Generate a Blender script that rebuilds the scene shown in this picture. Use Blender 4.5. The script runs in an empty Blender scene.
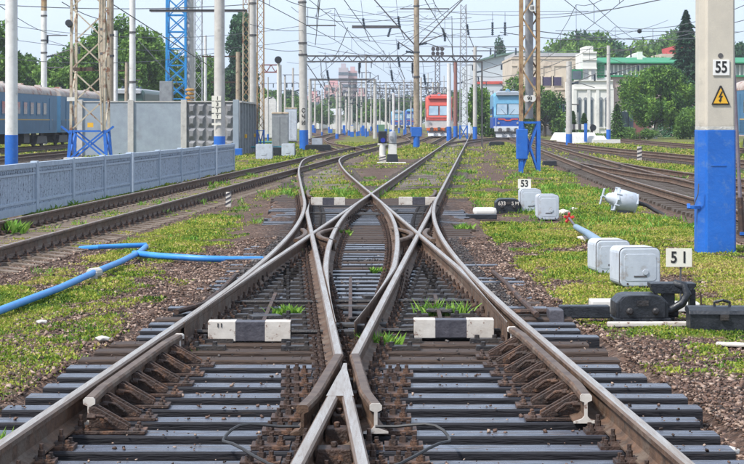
import bpy, bmesh, math, random
import numpy as np
from mathutils import Vector, Matrix
R = math.radians
random.seed(7)
rng = np.random.default_rng(11)
scene = bpy.context.scene
col = scene.collection

# ---------------------------------------------------------------- camera, world, sun, exposure
F = 1850.0          # focal length in photo pixels (744 wide)
HOR = 122.0         # horizon row in the photo
CAMZ = 1.87
cam_d = bpy.data.cameras.new('camera')
cam = bpy.data.objects.new('camera', cam_d)
col.objects.link(cam)
scene.camera = cam
cam.location = (0, 0, CAMZ)
cam.rotation_euler = (R(90), 0, 0)
cam_d.sensor_width = 36
cam_d.lens = F / 744 * 36
cam_d.shift_y = -(232 - HOR) / 744
cam_d.clip_start = 0.3
cam_d.clip_end = 12000

SUN_EL, SUN_AZ = 52, -125       # the sun stands high to the left, behind the viewer, behind thin cloud
world = bpy.data.worlds.new('World')
scene.world = world
world.use_nodes = True
wn = world.node_tree.nodes
wl = world.node_tree.links
wn.clear()
wo = wn.new('ShaderNodeOutputWorld')
bg = wn.new('ShaderNodeBackground')
sky = wn.new('ShaderNodeTexSky')
sky.sky_type = 'NISHITA'
sky.sun_disc = False
sky.sun_elevation = R(SUN_EL)
sky.sun_rotation = R(SUN_AZ)
sky.air_density = 1.2
sky.dust_density = 2.5
tcw = wn.new('ShaderNodeTexCoord')
mpw = wn.new('ShaderNodeMapping')
mpw.inputs['Scale'].default_value = (1, 1, 5)
nzw = wn.new('ShaderNodeTexNoise')
nzw.inputs['Scale'].default_value = 2.2
nzw.inputs['Detail'].default_value = 6
crw = wn.new('ShaderNodeValToRGB')
crw.color_ramp.elements[0].position = 0.3
crw.color_ramp.elements[0].color = (4.6, 5.75, 7.5, 1)
crw.color_ramp.elements[1].position = 0.7
crw.color_ramp.elements[1].color = (6.0, 6.8, 8.0, 1)
mxw = wn.new('ShaderNodeMixRGB')
mxw.inputs[0].default_value = 0.82
wl.new(tcw.outputs['Generated'], mpw.inputs['Vector'])
wl.new(mpw.outputs['Vector'], nzw.inputs['Vector'])
wl.new(nzw.outputs['Fac'], crw.inputs['Fac'])
wl.new(sky.outputs['Color'], mxw.inputs[1])
wl.new(crw.outputs['Color'], mxw.inputs[2])
wl.new(mxw.outputs['Color'], bg.inputs['Color'])
bg.inputs['Strength'].default_value = 0.078
wl.new(bg.outputs['Background'], wo.inputs['Surface'])

sun_d = bpy.data.lights.new('sun', 'SUN')
sun = bpy.data.objects.new('sun', sun_d)
col.objects.link(sun)
sun_d.energy = 2.4
sun_d.angle = R(7)
sun_d.color = (1.0, 0.96, 0.9)
_az, _el = R(SUN_AZ), R(SUN_EL)
_sd = Vector((math.sin(_az) * math.cos(_el), math.cos(_az) * math.cos(_el), math.sin(_el)))
sun.rotation_euler = (-_sd).to_track_quat('-Z', 'Y').to_euler()

scene.view_settings.view_transform = 'Standard'
scene.view_settings.look = 'None'
scene.view_settings.gamma = 1
scene.view_settings.exposure = 1.2
scene.view_settings.use_curve_mapping = False
scene.cycles.max_bounces = 6
scene.cycles.diffuse_bounces = 3
scene.cycles.glossy_bounces = 3
scene.cycles.volume_bounces = 0
scene.cycles.transparent_max_bounces = 8

def wp(px, py, z=-0.05):
    """the point of a level plane at height z that the photo shows at px, py"""
    Y = F * (CAMZ - z) / (py - HOR)
    return Vector(((px - 372) * Y / F, Y, z))
def wx(px, Y): return (px - 372) * Y / F
def wz(py, Y): return CAMZ + (HOR - py) * Y / F

# ---------------------------------------------------------------- materials
MATS = {}
def mat(name, c1, c2=None, rough=0.6, metal=0.0, scale=8, detail=5, lo=0.35, hi=0.65, bump=0.0, bscale=None,
        stretch=(1, 1, 1), c3=None, s3=1.5, lo3=0.5, hi3=0.62, spec=0.5, r2=None, emit=None):
    if name in MATS: return MATS[name]
    m = bpy.data.materials.new(name)
    m.use_nodes = True
    n = m.node_tree.nodes; l = m.node_tree.links
    b = n['Principled BSDF']
    b.inputs['Roughness'].default_value = rough
    b.inputs['Metallic'].default_value = metal
    b.inputs['Specular IOR Level'].default_value = spec
    if c2 is None: c2 = tuple(x * 0.82 for x in c1)
    tc = n.new('ShaderNodeTexCoord'); mp = n.new('ShaderNodeMapping')
    mp.inputs['Scale'].default_value = stretch
    l.new(tc.outputs['Object'], mp.inputs['Vector'])
    nz = n.new('ShaderNodeTexNoise'); nz.inputs['Scale'].default_value = scale; nz.inputs['Detail'].default_value = detail
    nz.inputs['Roughness'].default_value = 0.65
    l.new(mp.outputs['Vector'], nz.inputs['Vector'])
    cr = n.new('ShaderNodeValToRGB')
    cr.color_ramp.elements[0].position = lo; cr.color_ramp.elements[0].color = (*c1, 1)
    cr.color_ramp.elements[1].position = hi; cr.color_ramp.elements[1].color = (*c2, 1)
    l.new(nz.outputs['Fac'], cr.inputs['Fac'])
    out = cr.outputs['Color']
    if c3 is not None:
        n3 = n.new('ShaderNodeTexNoise'); n3.inputs['Scale'].default_value = s3; n3.inputs['Detail'].default_value = 8
        n3.inputs['Roughness'].default_value = 0.7
        l.new(mp.outputs['Vector'], n3.inputs['Vector'])
        mr = n.new('ShaderNodeMapRange'); mr.inputs[1].default_value = lo3; mr.inputs[2].default_value = hi3
        l.new(n3.outputs['Fac'], mr.inputs[0])
        mx = n.new('ShaderNodeMixRGB'); mx.inputs[2].default_value = (*c3, 1)
        l.new(mr.outputs[0], mx.inputs[0]); l.new(out, mx.inputs[1])
        out = mx.outputs['Color']
    l.new(out, b.inputs['Base Color'])
    if r2 is not None:
        mr2 = n.new('ShaderNodeMapRange'); mr2.inputs[1].default_value = 0.35; mr2.inputs[2].default_value = 0.65
        mr2.inputs[3].default_value = rough; mr2.inputs[4].default_value = r2
        l.new(nz.outputs['Fac'], mr2.inputs[0]); l.new(mr2.outputs[0], b.inputs['Roughness'])
    if bump:
        nb = n.new('ShaderNodeTexNoise'); nb.inputs['Scale'].default_value = bscale or scale * 3; nb.inputs['Detail'].default_value = 6
        l.new(mp.outputs['Vector'], nb.inputs['Vector'])
        bp = n.new('ShaderNodeBump'); bp.inputs['Strength'].default_value = bump; bp.inputs['Distance'].default_value = 0.02
        l.new(nb.outputs['Fac'], bp.inputs['Height']); l.new(bp.outputs['Normal'], b.inputs['Normal'])
    MATS[name] = m
    return m

M_RUN = mat('rail_running_steel', (0.43, 0.37, 0.315), (0.33, 0.27, 0.22), rough=0.2, r2=0.38, metal=0.55, scale=1.5, stretch=(14, .8, 14), c3=(0.24, 0.15, 0.10), s3=6, lo3=0.54, hi3=0.70)
M_RUST = mat('rail_rust', (0.135, 0.072, 0.040), (0.045, 0.025, 0.015), rough=0.75, scale=9, bump=0.4, bscale=60, c3=(0.13, 0.095, 0.07), s3=4)
M_RUST2 = mat('rusty_iron', (0.07, 0.036, 0.024), (0.022, 0.015, 0.013), rough=0.65, scale=14, bump=0.5, bscale=70, c3=(0.14, 0.07, 0.04), s3=7, lo3=0.55)
M_IRON = mat('dark_greasy_iron', (0.018, 0.017, 0.02), (0.04, 0.032, 0.028), rough=0.38, r2=0.7, scale=12, bump=0.4, bscale=60)
M_WPAINT = mat('chipped_white_paint', (0.62, 0.58, 0.53), (0.50, 0.45, 0.40), rough=0.7, scale=6, c3=(0.20, 0.12, 0.09), s3=13, lo3=0.57, hi3=0.63, bump=0.2)
M_KPAINT = mat('worn_black_paint', (0.045, 0.043, 0.055), (0.08, 0.075, 0.09), rough=0.5, scale=10, c3=(0.3, 0.3, 0.32), s3=22, lo3=0.66, hi3=0.72, bump=0.3)
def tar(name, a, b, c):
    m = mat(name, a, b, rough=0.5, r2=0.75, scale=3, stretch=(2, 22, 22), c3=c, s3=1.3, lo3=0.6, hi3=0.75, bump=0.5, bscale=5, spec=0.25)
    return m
M_TAR = tar('tarred_timber_shaded_side', (0.008, 0.008, 0.011), (0.022, 0.022, 0.028), (0.05, 0.035, 0.028))  # sleeper sides: black tar, painted darker still as shade in the gaps
M_TARTOP = mat('worn_sleeper_top_sky_sheen', (0.12, 0.135, 0.185), (0.016, 0.017, 0.024), rough=0.14, r2=0.45, scale=2.6, stretch=(1.6, 12, 12), c3=(0.07, 0.045, 0.033), s3=1.5, lo3=0.52, hi3=0.64, bump=0.5, bscale=5, spec=0.8)  # worn wet sleeper tops, with a bluish sky sheen put into the colour
M_RUNOLD = mat('old_rail_top', (0.26, 0.21, 0.18), (0.17, 0.12, 0.09), rough=0.45, metal=0.35, scale=4, stretch=(8, .8, 8))
M_TAR2 = tar('brown_tarred_timber', (0.035, 0.024, 0.02), (0.075, 0.05, 0.038), (0.15, 0.10, 0.075))
M_OLDT = mat('old_grey_timber', (0.085, 0.06, 0.045), (0.04, 0.028, 0.022), rough=0.8, scale=4, stretch=(2, 16, 16), bump=0.5, bscale=8, c3=(0.2, 0.18, 0.16), s3=2)
M_SLPC = mat('dusty_concrete_sleeper', (0.20, 0.155, 0.12), (0.115, 0.085, 0.065), rough=0.85, scale=6, bump=0.4, bscale=50, c3=(0.1, 0.07, 0.05), s3=3)
M_CONC = mat('weathered_concrete', (0.53, 0.51, 0.48), (0.42, 0.40, 0.38), rough=0.85, scale=3, bump=0.25, bscale=40, c3=(0.24, 0.22, 0.2), s3=2.2, lo3=0.58, hi3=0.75)
M_CONCW = mat('whitish_concrete', (0.70, 0.69, 0.68), (0.58, 0.57, 0.56), rough=0.85, scale=3, bump=0.2, bscale=40, c3=(0.3, 0.28, 0.27), s3=3, lo3=0.6, hi3=0.75)
M_CONCT = mat('tan_old_concrete', (0.42, 0.34, 0.25), (0.3, 0.24, 0.18), rough=0.85, scale=4, bump=0.25, bscale=40, c3=(0.16, 0.12, 0.1), s3=3, lo3=0.58)
M_CREAM = mat('cream_painted_concrete', (0.55, 0.50, 0.42), (0.47, 0.43, 0.37), rough=0.75, scale=2.5, bump=0.15, bscale=50, c3=(0.36, 0.33, 0.28), s3=3, lo3=0.58, hi3=0.75)
M_BLUE = mat('bright_blue_paint', (0.012, 0.13, 0.52), (0.01, 0.105, 0.43), rough=0.5, scale=3, bump=0.15, bscale=30, c3=(0.07, 0.17, 0.42), s3=7, lo3=0.54, hi3=0.72)
M_TBLUE = mat('tower_blue_paint', (0.02, 0.25, 0.58), (0.02, 0.19, 0.48), rough=0.5, scale=5)
M_GREYW = mat('grey_blue_wall_paint', (0.30, 0.35, 0.40), (0.25, 0.29, 0.34), rough=0.8, scale=2, c3=(0.20, 0.21, 0.23), s3=1.2, lo3=0.55, hi3=0.8, bump=0.1)
M_GREYD = mat('dark_grey_concrete', (0.15, 0.15, 0.155), (0.1, 0.1, 0.105), rough=0.85, scale=4, bump=0.3)
M_GREYM = mat('grey_sheet_metal', (0.26, 0.28, 0.30), (0.19, 0.20, 0.22), rough=0.6, scale=3, c3=(0.2, 0.13, 0.09), s3=3, lo3=0.64, hi3=0.75)
M_BOX = mat('pale_grey_box_paint', (0.50, 0.54, 0.60), (0.40, 0.44, 0.50), rough=0.5, scale=3, c3=(0.27, 0.22, 0.18), s3=7, lo3=0.56, hi3=0.74, bump=0.12, bscale=25)
M_BLACK = mat('black_machine_paint', (0.009, 0.011, 0.016), (0.02, 0.023, 0.03), rough=0.34, r2=0.55, scale=9, bump=0.3, bscale=40, c3=(0.12, 0.11, 0.1), s3=12, lo3=0.62, hi3=0.72)
M_SIGNW = mat('sign_cream_white', (0.74, 0.71, 0.62), (0.66, 0.63, 0.55), rough=0.6, scale=8)
M_INK = mat('black_lettering', (0.012, 0.012, 0.014), (0.02, 0.02, 0.022), rough=0.6)
M_YEL = mat('warning_yellow', (0.75, 0.42, 0.03), (0.66, 0.36, 0.03), rough=0.5)
M_RED = mat('red_paint', (0.6, 0.035, 0.03), (0.5, 0.03, 0.03), rough=0.5)
M_CREAMRUST = mat('cream_paint_rusting', (0.52, 0.46, 0.36), (0.40, 0.33, 0.24), rough=0.7, scale=2, c3=(0.2, 0.09, 0.05), s3=2.2, lo3=0.52, hi3=0.62)
M_OCHRE = mat('ochre_rusting_steel', (0.40, 0.28, 0.15), (0.28, 0.17, 0.09), rough=0.75, scale=3, c3=(0.13, 0.065, 0.04), s3=2, lo3=0.5, hi3=0.65)
M_GALV = mat('galvanised_steel', (0.42, 0.43, 0.45), (0.3, 0.31, 0.33), rough=0.55, metal=0.3, scale=5)
M_DSTEEL = mat('dark_steel', (0.07, 0.07, 0.08), (0.11, 0.1, 0.1), rough=0.6, scale=5)
M_WIRE = mat('wire_dark', (0.075, 0.08, 0.09), (0.11, 0.115, 0.12), rough=0.5)
M_INSUL = mat('insulator_glaze', (0.03, 0.05, 0.075), (0.05, 0.07, 0.1), rough=0.25)
M_GLASS = mat('window_dark_glass', (0.05, 0.07, 0.09), (0.09, 0.12, 0.15), rough=0.1, scale=1.2, spec=0.8)
M_GLASSL = mat('windscreen_glass', (0.22, 0.32, 0.42), (0.36, 0.45, 0.52), rough=0.12, scale=0.8, spec=0.8)
M_PIPE = mat('blue_pipe_paint', (0.03, 0.20, 0.58), (0.05, 0.27, 0.64), rough=0.45, scale=4, c3=(0.22, 0.3, 0.42), s3=8, lo3=0.62, hi3=0.72)
M_WHITE = mat('whitewash', (0.66, 0.65, 0.62), (0.56, 0.54, 0.5), rough=0.85, scale=4, c3=(0.42, 0.4, 0.36), s3=5, lo3=0.6, hi3=0.75)
M_RUBBER = mat('black_rubber', (0.02, 0.02, 0.022), (0.04, 0.04, 0.042), rough=0.6)
M_BARK = mat('bark', (0.085, 0.06, 0.042), (0.05, 0.036, 0.027), rough=0.9, scale=6, stretch=(3, 3, 0.6), bump=0.6)

# ---------------------------------------------------------------- mesh builder
class MB:
    def __init__(s): s.v = []; s.f = []; s.m = []
    def add(s, vs, fs, mi=0):
        o = len(s.v); s.v.extend([tuple(p) for p in vs]); s.f.extend([tuple(i + o for i in f) for f in fs]); s.m.extend([mi] * len(fs)); return s
    def box(s, cx, cy, cz, sx, sy, sz, mi=0, rz=0.0, top=1.0, topy=None):
        """centre x, y and BOTTOM z"""
        ty = top if topy is None else topy
        vs = []
        c, n = math.cos(rz), math.sin(rz)
        for (z, k, ky) in ((0, 1, 1), (sz, top, ty)):
            for (a, b) in ((-1, -1), (1, -1), (1, 1), (-1, 1)):
                x, y = a * sx / 2 * k, b * sy / 2 * ky
                vs.append((cx + x * c - y * n, cy + x * n + y * c, cz + z))
        return s.add(vs, [(0, 3, 2, 1), (4, 5, 6, 7), (0, 1, 5, 4), (1, 2, 6, 5), (2, 3, 7, 6), (3, 0, 4, 7)], mi)
    def bar(s, p0, p1, w, h=None, mi=0):
        h = h or w
        p0 = Vector(p0); p1 = Vector(p1); d = (p1 - p0)
        if d.length < 1e-6: return s
        d.normalize(); up = Vector((0, 0, 1)) if abs(d.z) < 0.95 else Vector((0, 1, 0))
        a = d.cross(up).normalized() * w / 2; b = a.cross(d).normalized() * h / 2
        vs = [p + sa * a + sb * b for p in (p0, p1) for (sa, sb) in ((-1, -1), (1, -1), (1, 1), (-1, 1))]
        return s.add(vs, [(0, 3, 2, 1), (4, 5, 6, 7), (0, 1, 5, 4), (1, 2, 6, 5), (2, 3, 7, 6), (3, 0, 4, 7)], mi)
    def tube(s, pts, r, n=8, mi=0, caps=True):
        pts = [Vector(p) for p in pts]
        rs = list(r) if hasattr(r, '__len__') else [r] * len(pts)
        vs = []; fs = []
        prev = None
        for i, p in enumerate(pts):
            d = (pts[min(i + 1, len(pts) - 1)] - pts[max(i - 1, 0)]).normalized()
            if prev is None:
                up = Vector((0, 0, 1)) if abs(d.z) < 0.9 else Vector((0, 1, 0))
                a = d.cross(up).normalized()
            else:
                a = (prev - d * prev.dot(d)).normalized()
            prev = a; b = d.cross(a)
            for k in range(n):
                t = 2 * math.pi * k / n
                vs.append(p + (a * math.cos(t) + b * math.sin(t)) * rs[i])
        for i in range(len(pts) - 1):
            for k in range(n):
                k2 = (k + 1) % n
                fs.append((i * n + k, i * n + k2, (i + 1) * n + k2, (i + 1) * n + k))
        if caps:
            fs.append(tuple(range(n - 1, -1, -1))); fs.append(tuple((len(pts) - 1) * n + k for k in range(n)))
        return s.add(vs, fs, mi)
    def lathe(s, prof, c=(0, 0, 0), n=16, mi=0, axis='z'):
        vs = []; fs = []
        for (r, z) in prof:
            for k in range(n):
                t = 2 * math.pi * k / n
                x, y = r * math.cos(t), r * math.sin(t)
                p = (x, y, z) if axis == 'z' else ((x, -z, y) if axis == 'y' else (z, x, y))
                vs.append((c[0] + p[0], c[1] + p[1], c[2] + p[2]))
        for i in range(len(prof) - 1):
            for k in range(n):
                k2 = (k + 1) % n
                fs.append((i * n + k, i * n + k2, (i + 1) * n + k2, (i + 1) * n + k))
        fs.append(tuple(range(n - 1, -1, -1))); fs.append(tuple((len(prof) - 1) * n + k for k in range(n)))
        return s.add(vs, fs, mi)
    def prism(s, poly, z0, z1, mi=0):
        """poly in xy, extruded in z"""
        n = len(poly)
        vs = [(x, y, z0) for x, y in poly] + [(x, y, z1) for x, y in poly]
        fs = [tuple(range(n - 1, -1, -1)), tuple(range(n, 2 * n))] + [(i, (i + 1) % n, n + (i + 1) % n, n + i) for i in range(n)]
        return s.add(vs, fs, mi)
    def prism_y(s, poly, y0, y1, mi=0):
        """poly in xz, extruded in y"""
        n = len(poly)
        vs = [(x, y0, z) for x, z in poly] + [(x, y1, z) for x, z in poly]
        fs = [tuple(range(n)), tuple(range(2 * n - 1, n - 1, -1))] + [(i, n + i, n + (i + 1) % n, (i + 1) % n) for i in range(n)]
        return s.add(vs, fs, mi)
    def prism_x(s, poly, x0, x1, mi=0):
        """poly in yz, extruded in x"""
        n = len(poly)
        vs = [(x0, y, z) for y, z in poly] + [(x1, y, z) for y, z in poly]
        fs = [tuple(range(n - 1, -1, -1)), tuple(range(n, 2 * n))] + [(i, (i + 1) % n, n + (i + 1) % n, n + i) for i in range(n)]
        return s.add(vs, fs, mi)
    def build(s, name, mats, parent=None, loc=(0, 0, 0), rz=0.0, smooth=False, bevel=0.0, seg=2, fixn=True):
        me = bpy.data.meshes.new(name)
        me.from_pydata(s.v, [], s.f)
        if not isinstance(mats, (list, tuple)): mats = [mats]
        for m in mats: me.materials.append(m)
        me.polygons.foreach_set('material_index', s.m)
        if fixn or bevel:
            bm = bmesh.new(); bm.from_mesh(me)
            bmesh.ops.recalc_face_normals(bm, faces=bm.faces)
            if bevel:
                es = [e for e in bm.edges if len(e.link_faces) == 2 and e.calc_face_angle(0) > 0.6]
                bmesh.ops.bevel(bm, geom=es, offset=bevel, segments=seg, affect='EDGES', profile=0.6, clamp_overlap=True)
            bm.to_mesh(me); bm.free()
        if smooth:
            me.polygons.foreach_set('use_smooth', [True] * len(me.polygons))
            try: me.set_sharp_from_angle(angle=R(40))
            except Exception: pass
        me.update()
        o = bpy.data.objects.new(name, me)
        col.objects.link(o)
        o.location = loc; o.rotation_euler = (0, 0, rz)
        if parent: o.parent = parent
        return o

def tag(o, label, cat, group=None):
    o['label'] = label; o['category'] = cat
    if group: o['group'] = group
    return o
def thing(name, label, cat, loc=(0, 0, 0), rz=0.0, group=None):
    o = bpy.data.objects.new(name, None)
    o.empty_display_size = 0.2
    col.objects.link(o); o.location = loc; o.rotation_euler = (0, 0, rz)
    return tag(o, label, cat, group)
def struct(o): o['kind'] = 'structure'; return o
def stuff(o): o['kind'] = 'stuff'; return o
def kids(o): return [c for c in bpy.data.objects if c.parent == o]
def copy_thing(root, loc, rz=0.0, sc=1.0, label=None, group=None):
    """copies a thing, its parts and their sub-parts"""
    r = root.copy(); col.objects.link(r); r.location = loc; r.rotation_euler = (0, 0, rz)
    r.scale = (sc, sc, sc) if not hasattr(sc, '__len__') else sc
    if label: r['label'] = label
    if group: r['group'] = group
    for ch in CH[root.name]:
        c = ch.copy(); col.objects.link(c); c.parent = r
        for gch in CH.get(ch.name, []):
            d = gch.copy(); col.objects.link(d); d.parent = c
    return r
CH = {}
def remember(root):
    CH[root.name] = kids(root)
    for c in CH[root.name]: CH[c.name] = kids(c)
    return root

def np_mesh(name, V, Fq, mats, parent=None, midx=None, attrs=None, smooth=False):
    """V (n,3), Fq (m,k) with one face size"""
    me = bpy.data.meshes.new(name)
    me.vertices.add(len(V)); me.vertices.foreach_set('co', np.ascontiguousarray(V, dtype=np.float32).ravel())
    k = Fq.shape[1]
    me.loops.add(Fq.size); me.loops.foreach_set('vertex_index', np.ascontiguousarray(Fq, dtype=np.int32).ravel())
    me.polygons.add(len(Fq)); me.polygons.foreach_set('loop_start', np.arange(0, Fq.size, k, dtype=np.int32))
    try: me.polygons.foreach_set('loop_total', np.full(len(Fq), k, dtype=np.int32))
    except Exception: pass
    for m in (mats if isinstance(mats, (list, tuple)) else [mats]): me.materials.append(m)
    if midx is not None: me.polygons.foreach_set('material_index', np.asarray(midx, dtype=np.int32))
    if smooth: me.polygons.foreach_set('use_smooth', np.ones(len(Fq), dtype=bool))
    me.update(calc_edges=True); me.validate()
    if attrs:
        for kx, a in attrs.items():
            at = me.attributes.new(kx, 'FLOAT', 'POINT'); at.data.foreach_set('value', np.asarray(a, dtype=np.float32))
    o = bpy.data.objects.new(name, me); col.objects.link(o)
    if parent: o.parent = parent
    return o

def repeat_parts(name, mb, mats, places, parent, limit=100, bevel=0.0, tint=None):
    """places: (x, y, z, rz). The nearest `limit` become parts of their own that share a mesh, the rest one mesh."""
    places = sorted(places, key=lambda p: p[1])
    first = None
    for p in places[:limit]:
        if first is None:
            first = mb.build(name, mats, parent, bevel=bevel); o = first
        else:
            o = first.copy(); col.objects.link(o); o.parent = parent
        o.location = p[:3]; o.rotation_euler = (0, 0, p[3])
    rest = places[limit:]
    if rest:
        r = MB()
        for p in rest:
            c, n = math.cos(p[3]), math.sin(p[3])
            o_ = len(r.v)
            r.v.extend([(p[0] + x * c - y * n, p[1] + x * n + y * c, p[2] + z) for x, y, z in mb.v])
            r.f.extend([tuple(i + o_ for i in f) for f in mb.f]); r.m.extend(mb.m)
        stuff(r.build(name, mats, parent, fixn=False))

def text_mesh(s, size, m, parent, loc, rot, name='lettering', ext=0.002, sx=1.0):
    cu = bpy.data.curves.new(name, 'FONT'); cu.body = s; cu.size = size; cu.extrude = ext
    cu.offset = size * .022; cu.align_x = 'CENTER'; cu.align_y = 'CENTER'
    t = bpy.data.objects.new(name + '_tmp', cu); col.objects.link(t)
    bpy.context.view_layer.update()
    dg = bpy.context.evaluated_depsgraph_get()
    me = bpy.data.meshes.new_from_object(t.evaluated_get(dg))
    bpy.data.objects.remove(t); bpy.data.curves.remove(cu)
    me.materials.clear(); me.materials.append(m)
    o = bpy.data.objects.new(name, me); col.objects.link(o)
    o.parent = parent; o.location = loc; o.rotation_euler = rot; o.scale = (sx, 1, 1)
    return o

# ---------------------------------------------------------------- value noise
def vnoise(x, y, s=0):
    x = np.asarray(x, dtype=np.float64); y = np.asarray(y, dtype=np.float64)
    xi = np.floor(x).astype(np.int64); yi = np.floor(y).astype(np.int64)
    xf = x - xi; yf = y - yi
    u = xf * xf * (3 - 2 * xf); v = yf * yf * (3 - 2 * yf)
    def h(a, b):
        n = (a * 374761393 + b * 668265263 + s * 1274126177) & 0xffffffff
        n = ((n ^ (n >> 13)) * 1274126177) & 0xffffffff
        return ((n ^ (n >> 16)) & 0xffff) / 65535.0
    return (h(xi, yi) * (1 - u) + h(xi + 1, yi) * u) * (1 - v) + (h(xi, yi + 1) * (1 - u) + h(xi + 1, yi + 1) * u) * v
def fbm(x, y, s=0, o=4):
    t = 0; a = 0.5; k = 0
    for i in range(o):
        t = t + a * vnoise(x * 2 ** i, y * 2 ** i, s + i); k += a; a *= 0.55
    return t / k

# ---------------------------------------------------------------- plan of the tracks (x as a function of y)
GA = 1.60
def LA(y): return -0.02 + 0.0567 * (y - 43.4)
def LB(y): return -0.02 - 0.0458 * (y - 43.4)
def LC(y): return LA(y) + GA
def LD(y): return LB(y) - GA
YC = 43.4 - GA / 0.1025            # the two side crossings
HS = 12.6
Y0, Y1 = YC - HS, YC + HS
KQ = 0.1025 / (4 * HS)
def SLo(y): s = y - Y0; return LA(Y0) + 0.0567 * s - KQ * s * s
def SRo(y): s = y - Y0; return LB(Y0) - 0.0458 * s + KQ * s * s
def outL(y): return LA(y) if y < Y0 else (SLo(y) if y < Y1 else LD(y))
def outR(y): return LB(y) if y < Y0 else (SRo(y) if y < Y1 else LC(y))
def interp(pts):
    ys = [p[0] for p in pts]; xs = [p[1] for p in pts]
    return lambda y: np.interp(y, ys, xs)
def smooth_pts(pts, n=3):
    ys = np.arange(pts[0][0], pts[-1][0] + 0.01, 1.0)
    xs = np.interp(ys, [p[0] for p in pts], [p[1] for p in pts])
    k = 9
    for _ in range(n):
        e = np.concatenate([xs[0] + (xs[0] - xs[1:k + 1][::-1]) , xs, xs[-1] + (xs[-1] - xs[-k - 1:-1][::-1])])
        xs = np.convolve(e, np.ones(2 * k + 1) / (2 * k + 1), 'valid')
    return list(zip(ys, xs))
XL = lambda y: -5.67 + 0.053 * (y - 27)
TR_L = smooth_pts([(6, XL(6)), (120, XL(120)), (172, 2.9), (221, 3.0), (281, 0.4), (386, -2.0), (430, -2.5)])
TR_1 = smooth_pts([(46.2, LA(46.2) + GA / 2), (300, LA(300) + GA / 2)], 0)
TR_2 = smooth_pts([(46.2, LB(46.2) - GA / 2), (66, LB(66) - GA / 2), (88, XL(88)), (96, XL(96))], 1)
TR_P = smooth_pts([(8, 7.0), (20, 7.3), (36, 7.79), (50, 8.08), (60, 8.47), (71, 8.96), (86, 9.73), (115, 11.2), (170, 14.3), (228, 17.0), (330, 22.5)], 1)
TR_Q = smooth_pts([(14, 15.6), (38, 12.0), (50, 10.35), (61.5, 9.65), (70, 9.45), (78, 9.45), (86, 9.73)], 0)
TR_S = smooth_pts([(15, 18.2), (50, 16.8), (80, 15.7), (103, 15.0), (124, 14.7), (160, 15.2), (205, 16.6)], 1)
TR_T = smooth_pts([(20, 23.1), (70, 23.1), (112, 23.1), (162, 23.8), (260, 27)], 1)
TR_U = smooth_pts([(140, LA(140) + GA / 2), (152, LA(152) + GA / 2), (175, 9.9), (200, 13.9), (215, 15.9), (228, 17.0)], 1)
TR_R = smooth_pts([(150, 4.0), (193, 6.3), (228, 8.2), (330, 13.5)], 1)
TR_V = smooth_pts([(35, -25.0), (78, -24.0), (123, -23.0), (181, -21.4), (260, -18.5)], 1)
TR_W = smooth_pts([(35, -18.2), (78, -17.6), (103, -17.2), (140, -16.6), (181, -15.6), (260, -13.0)], 1)
TR_F = smooth_pts([(112, XL(112)), (125, -1.9), (150, -4.3), (185, -5.6), (240, -5.4), (430, -3.8)], 1)
TR_G = smooth_pts([(205, 3.2), (240, 5.0), (300, 6.9), (430, 9.2), (620, 12.5)], 1)
TR_H = smooth_pts([(240, -5.4), (300, -9.0), (400, -12.0), (620, -12.0)], 1)
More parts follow.
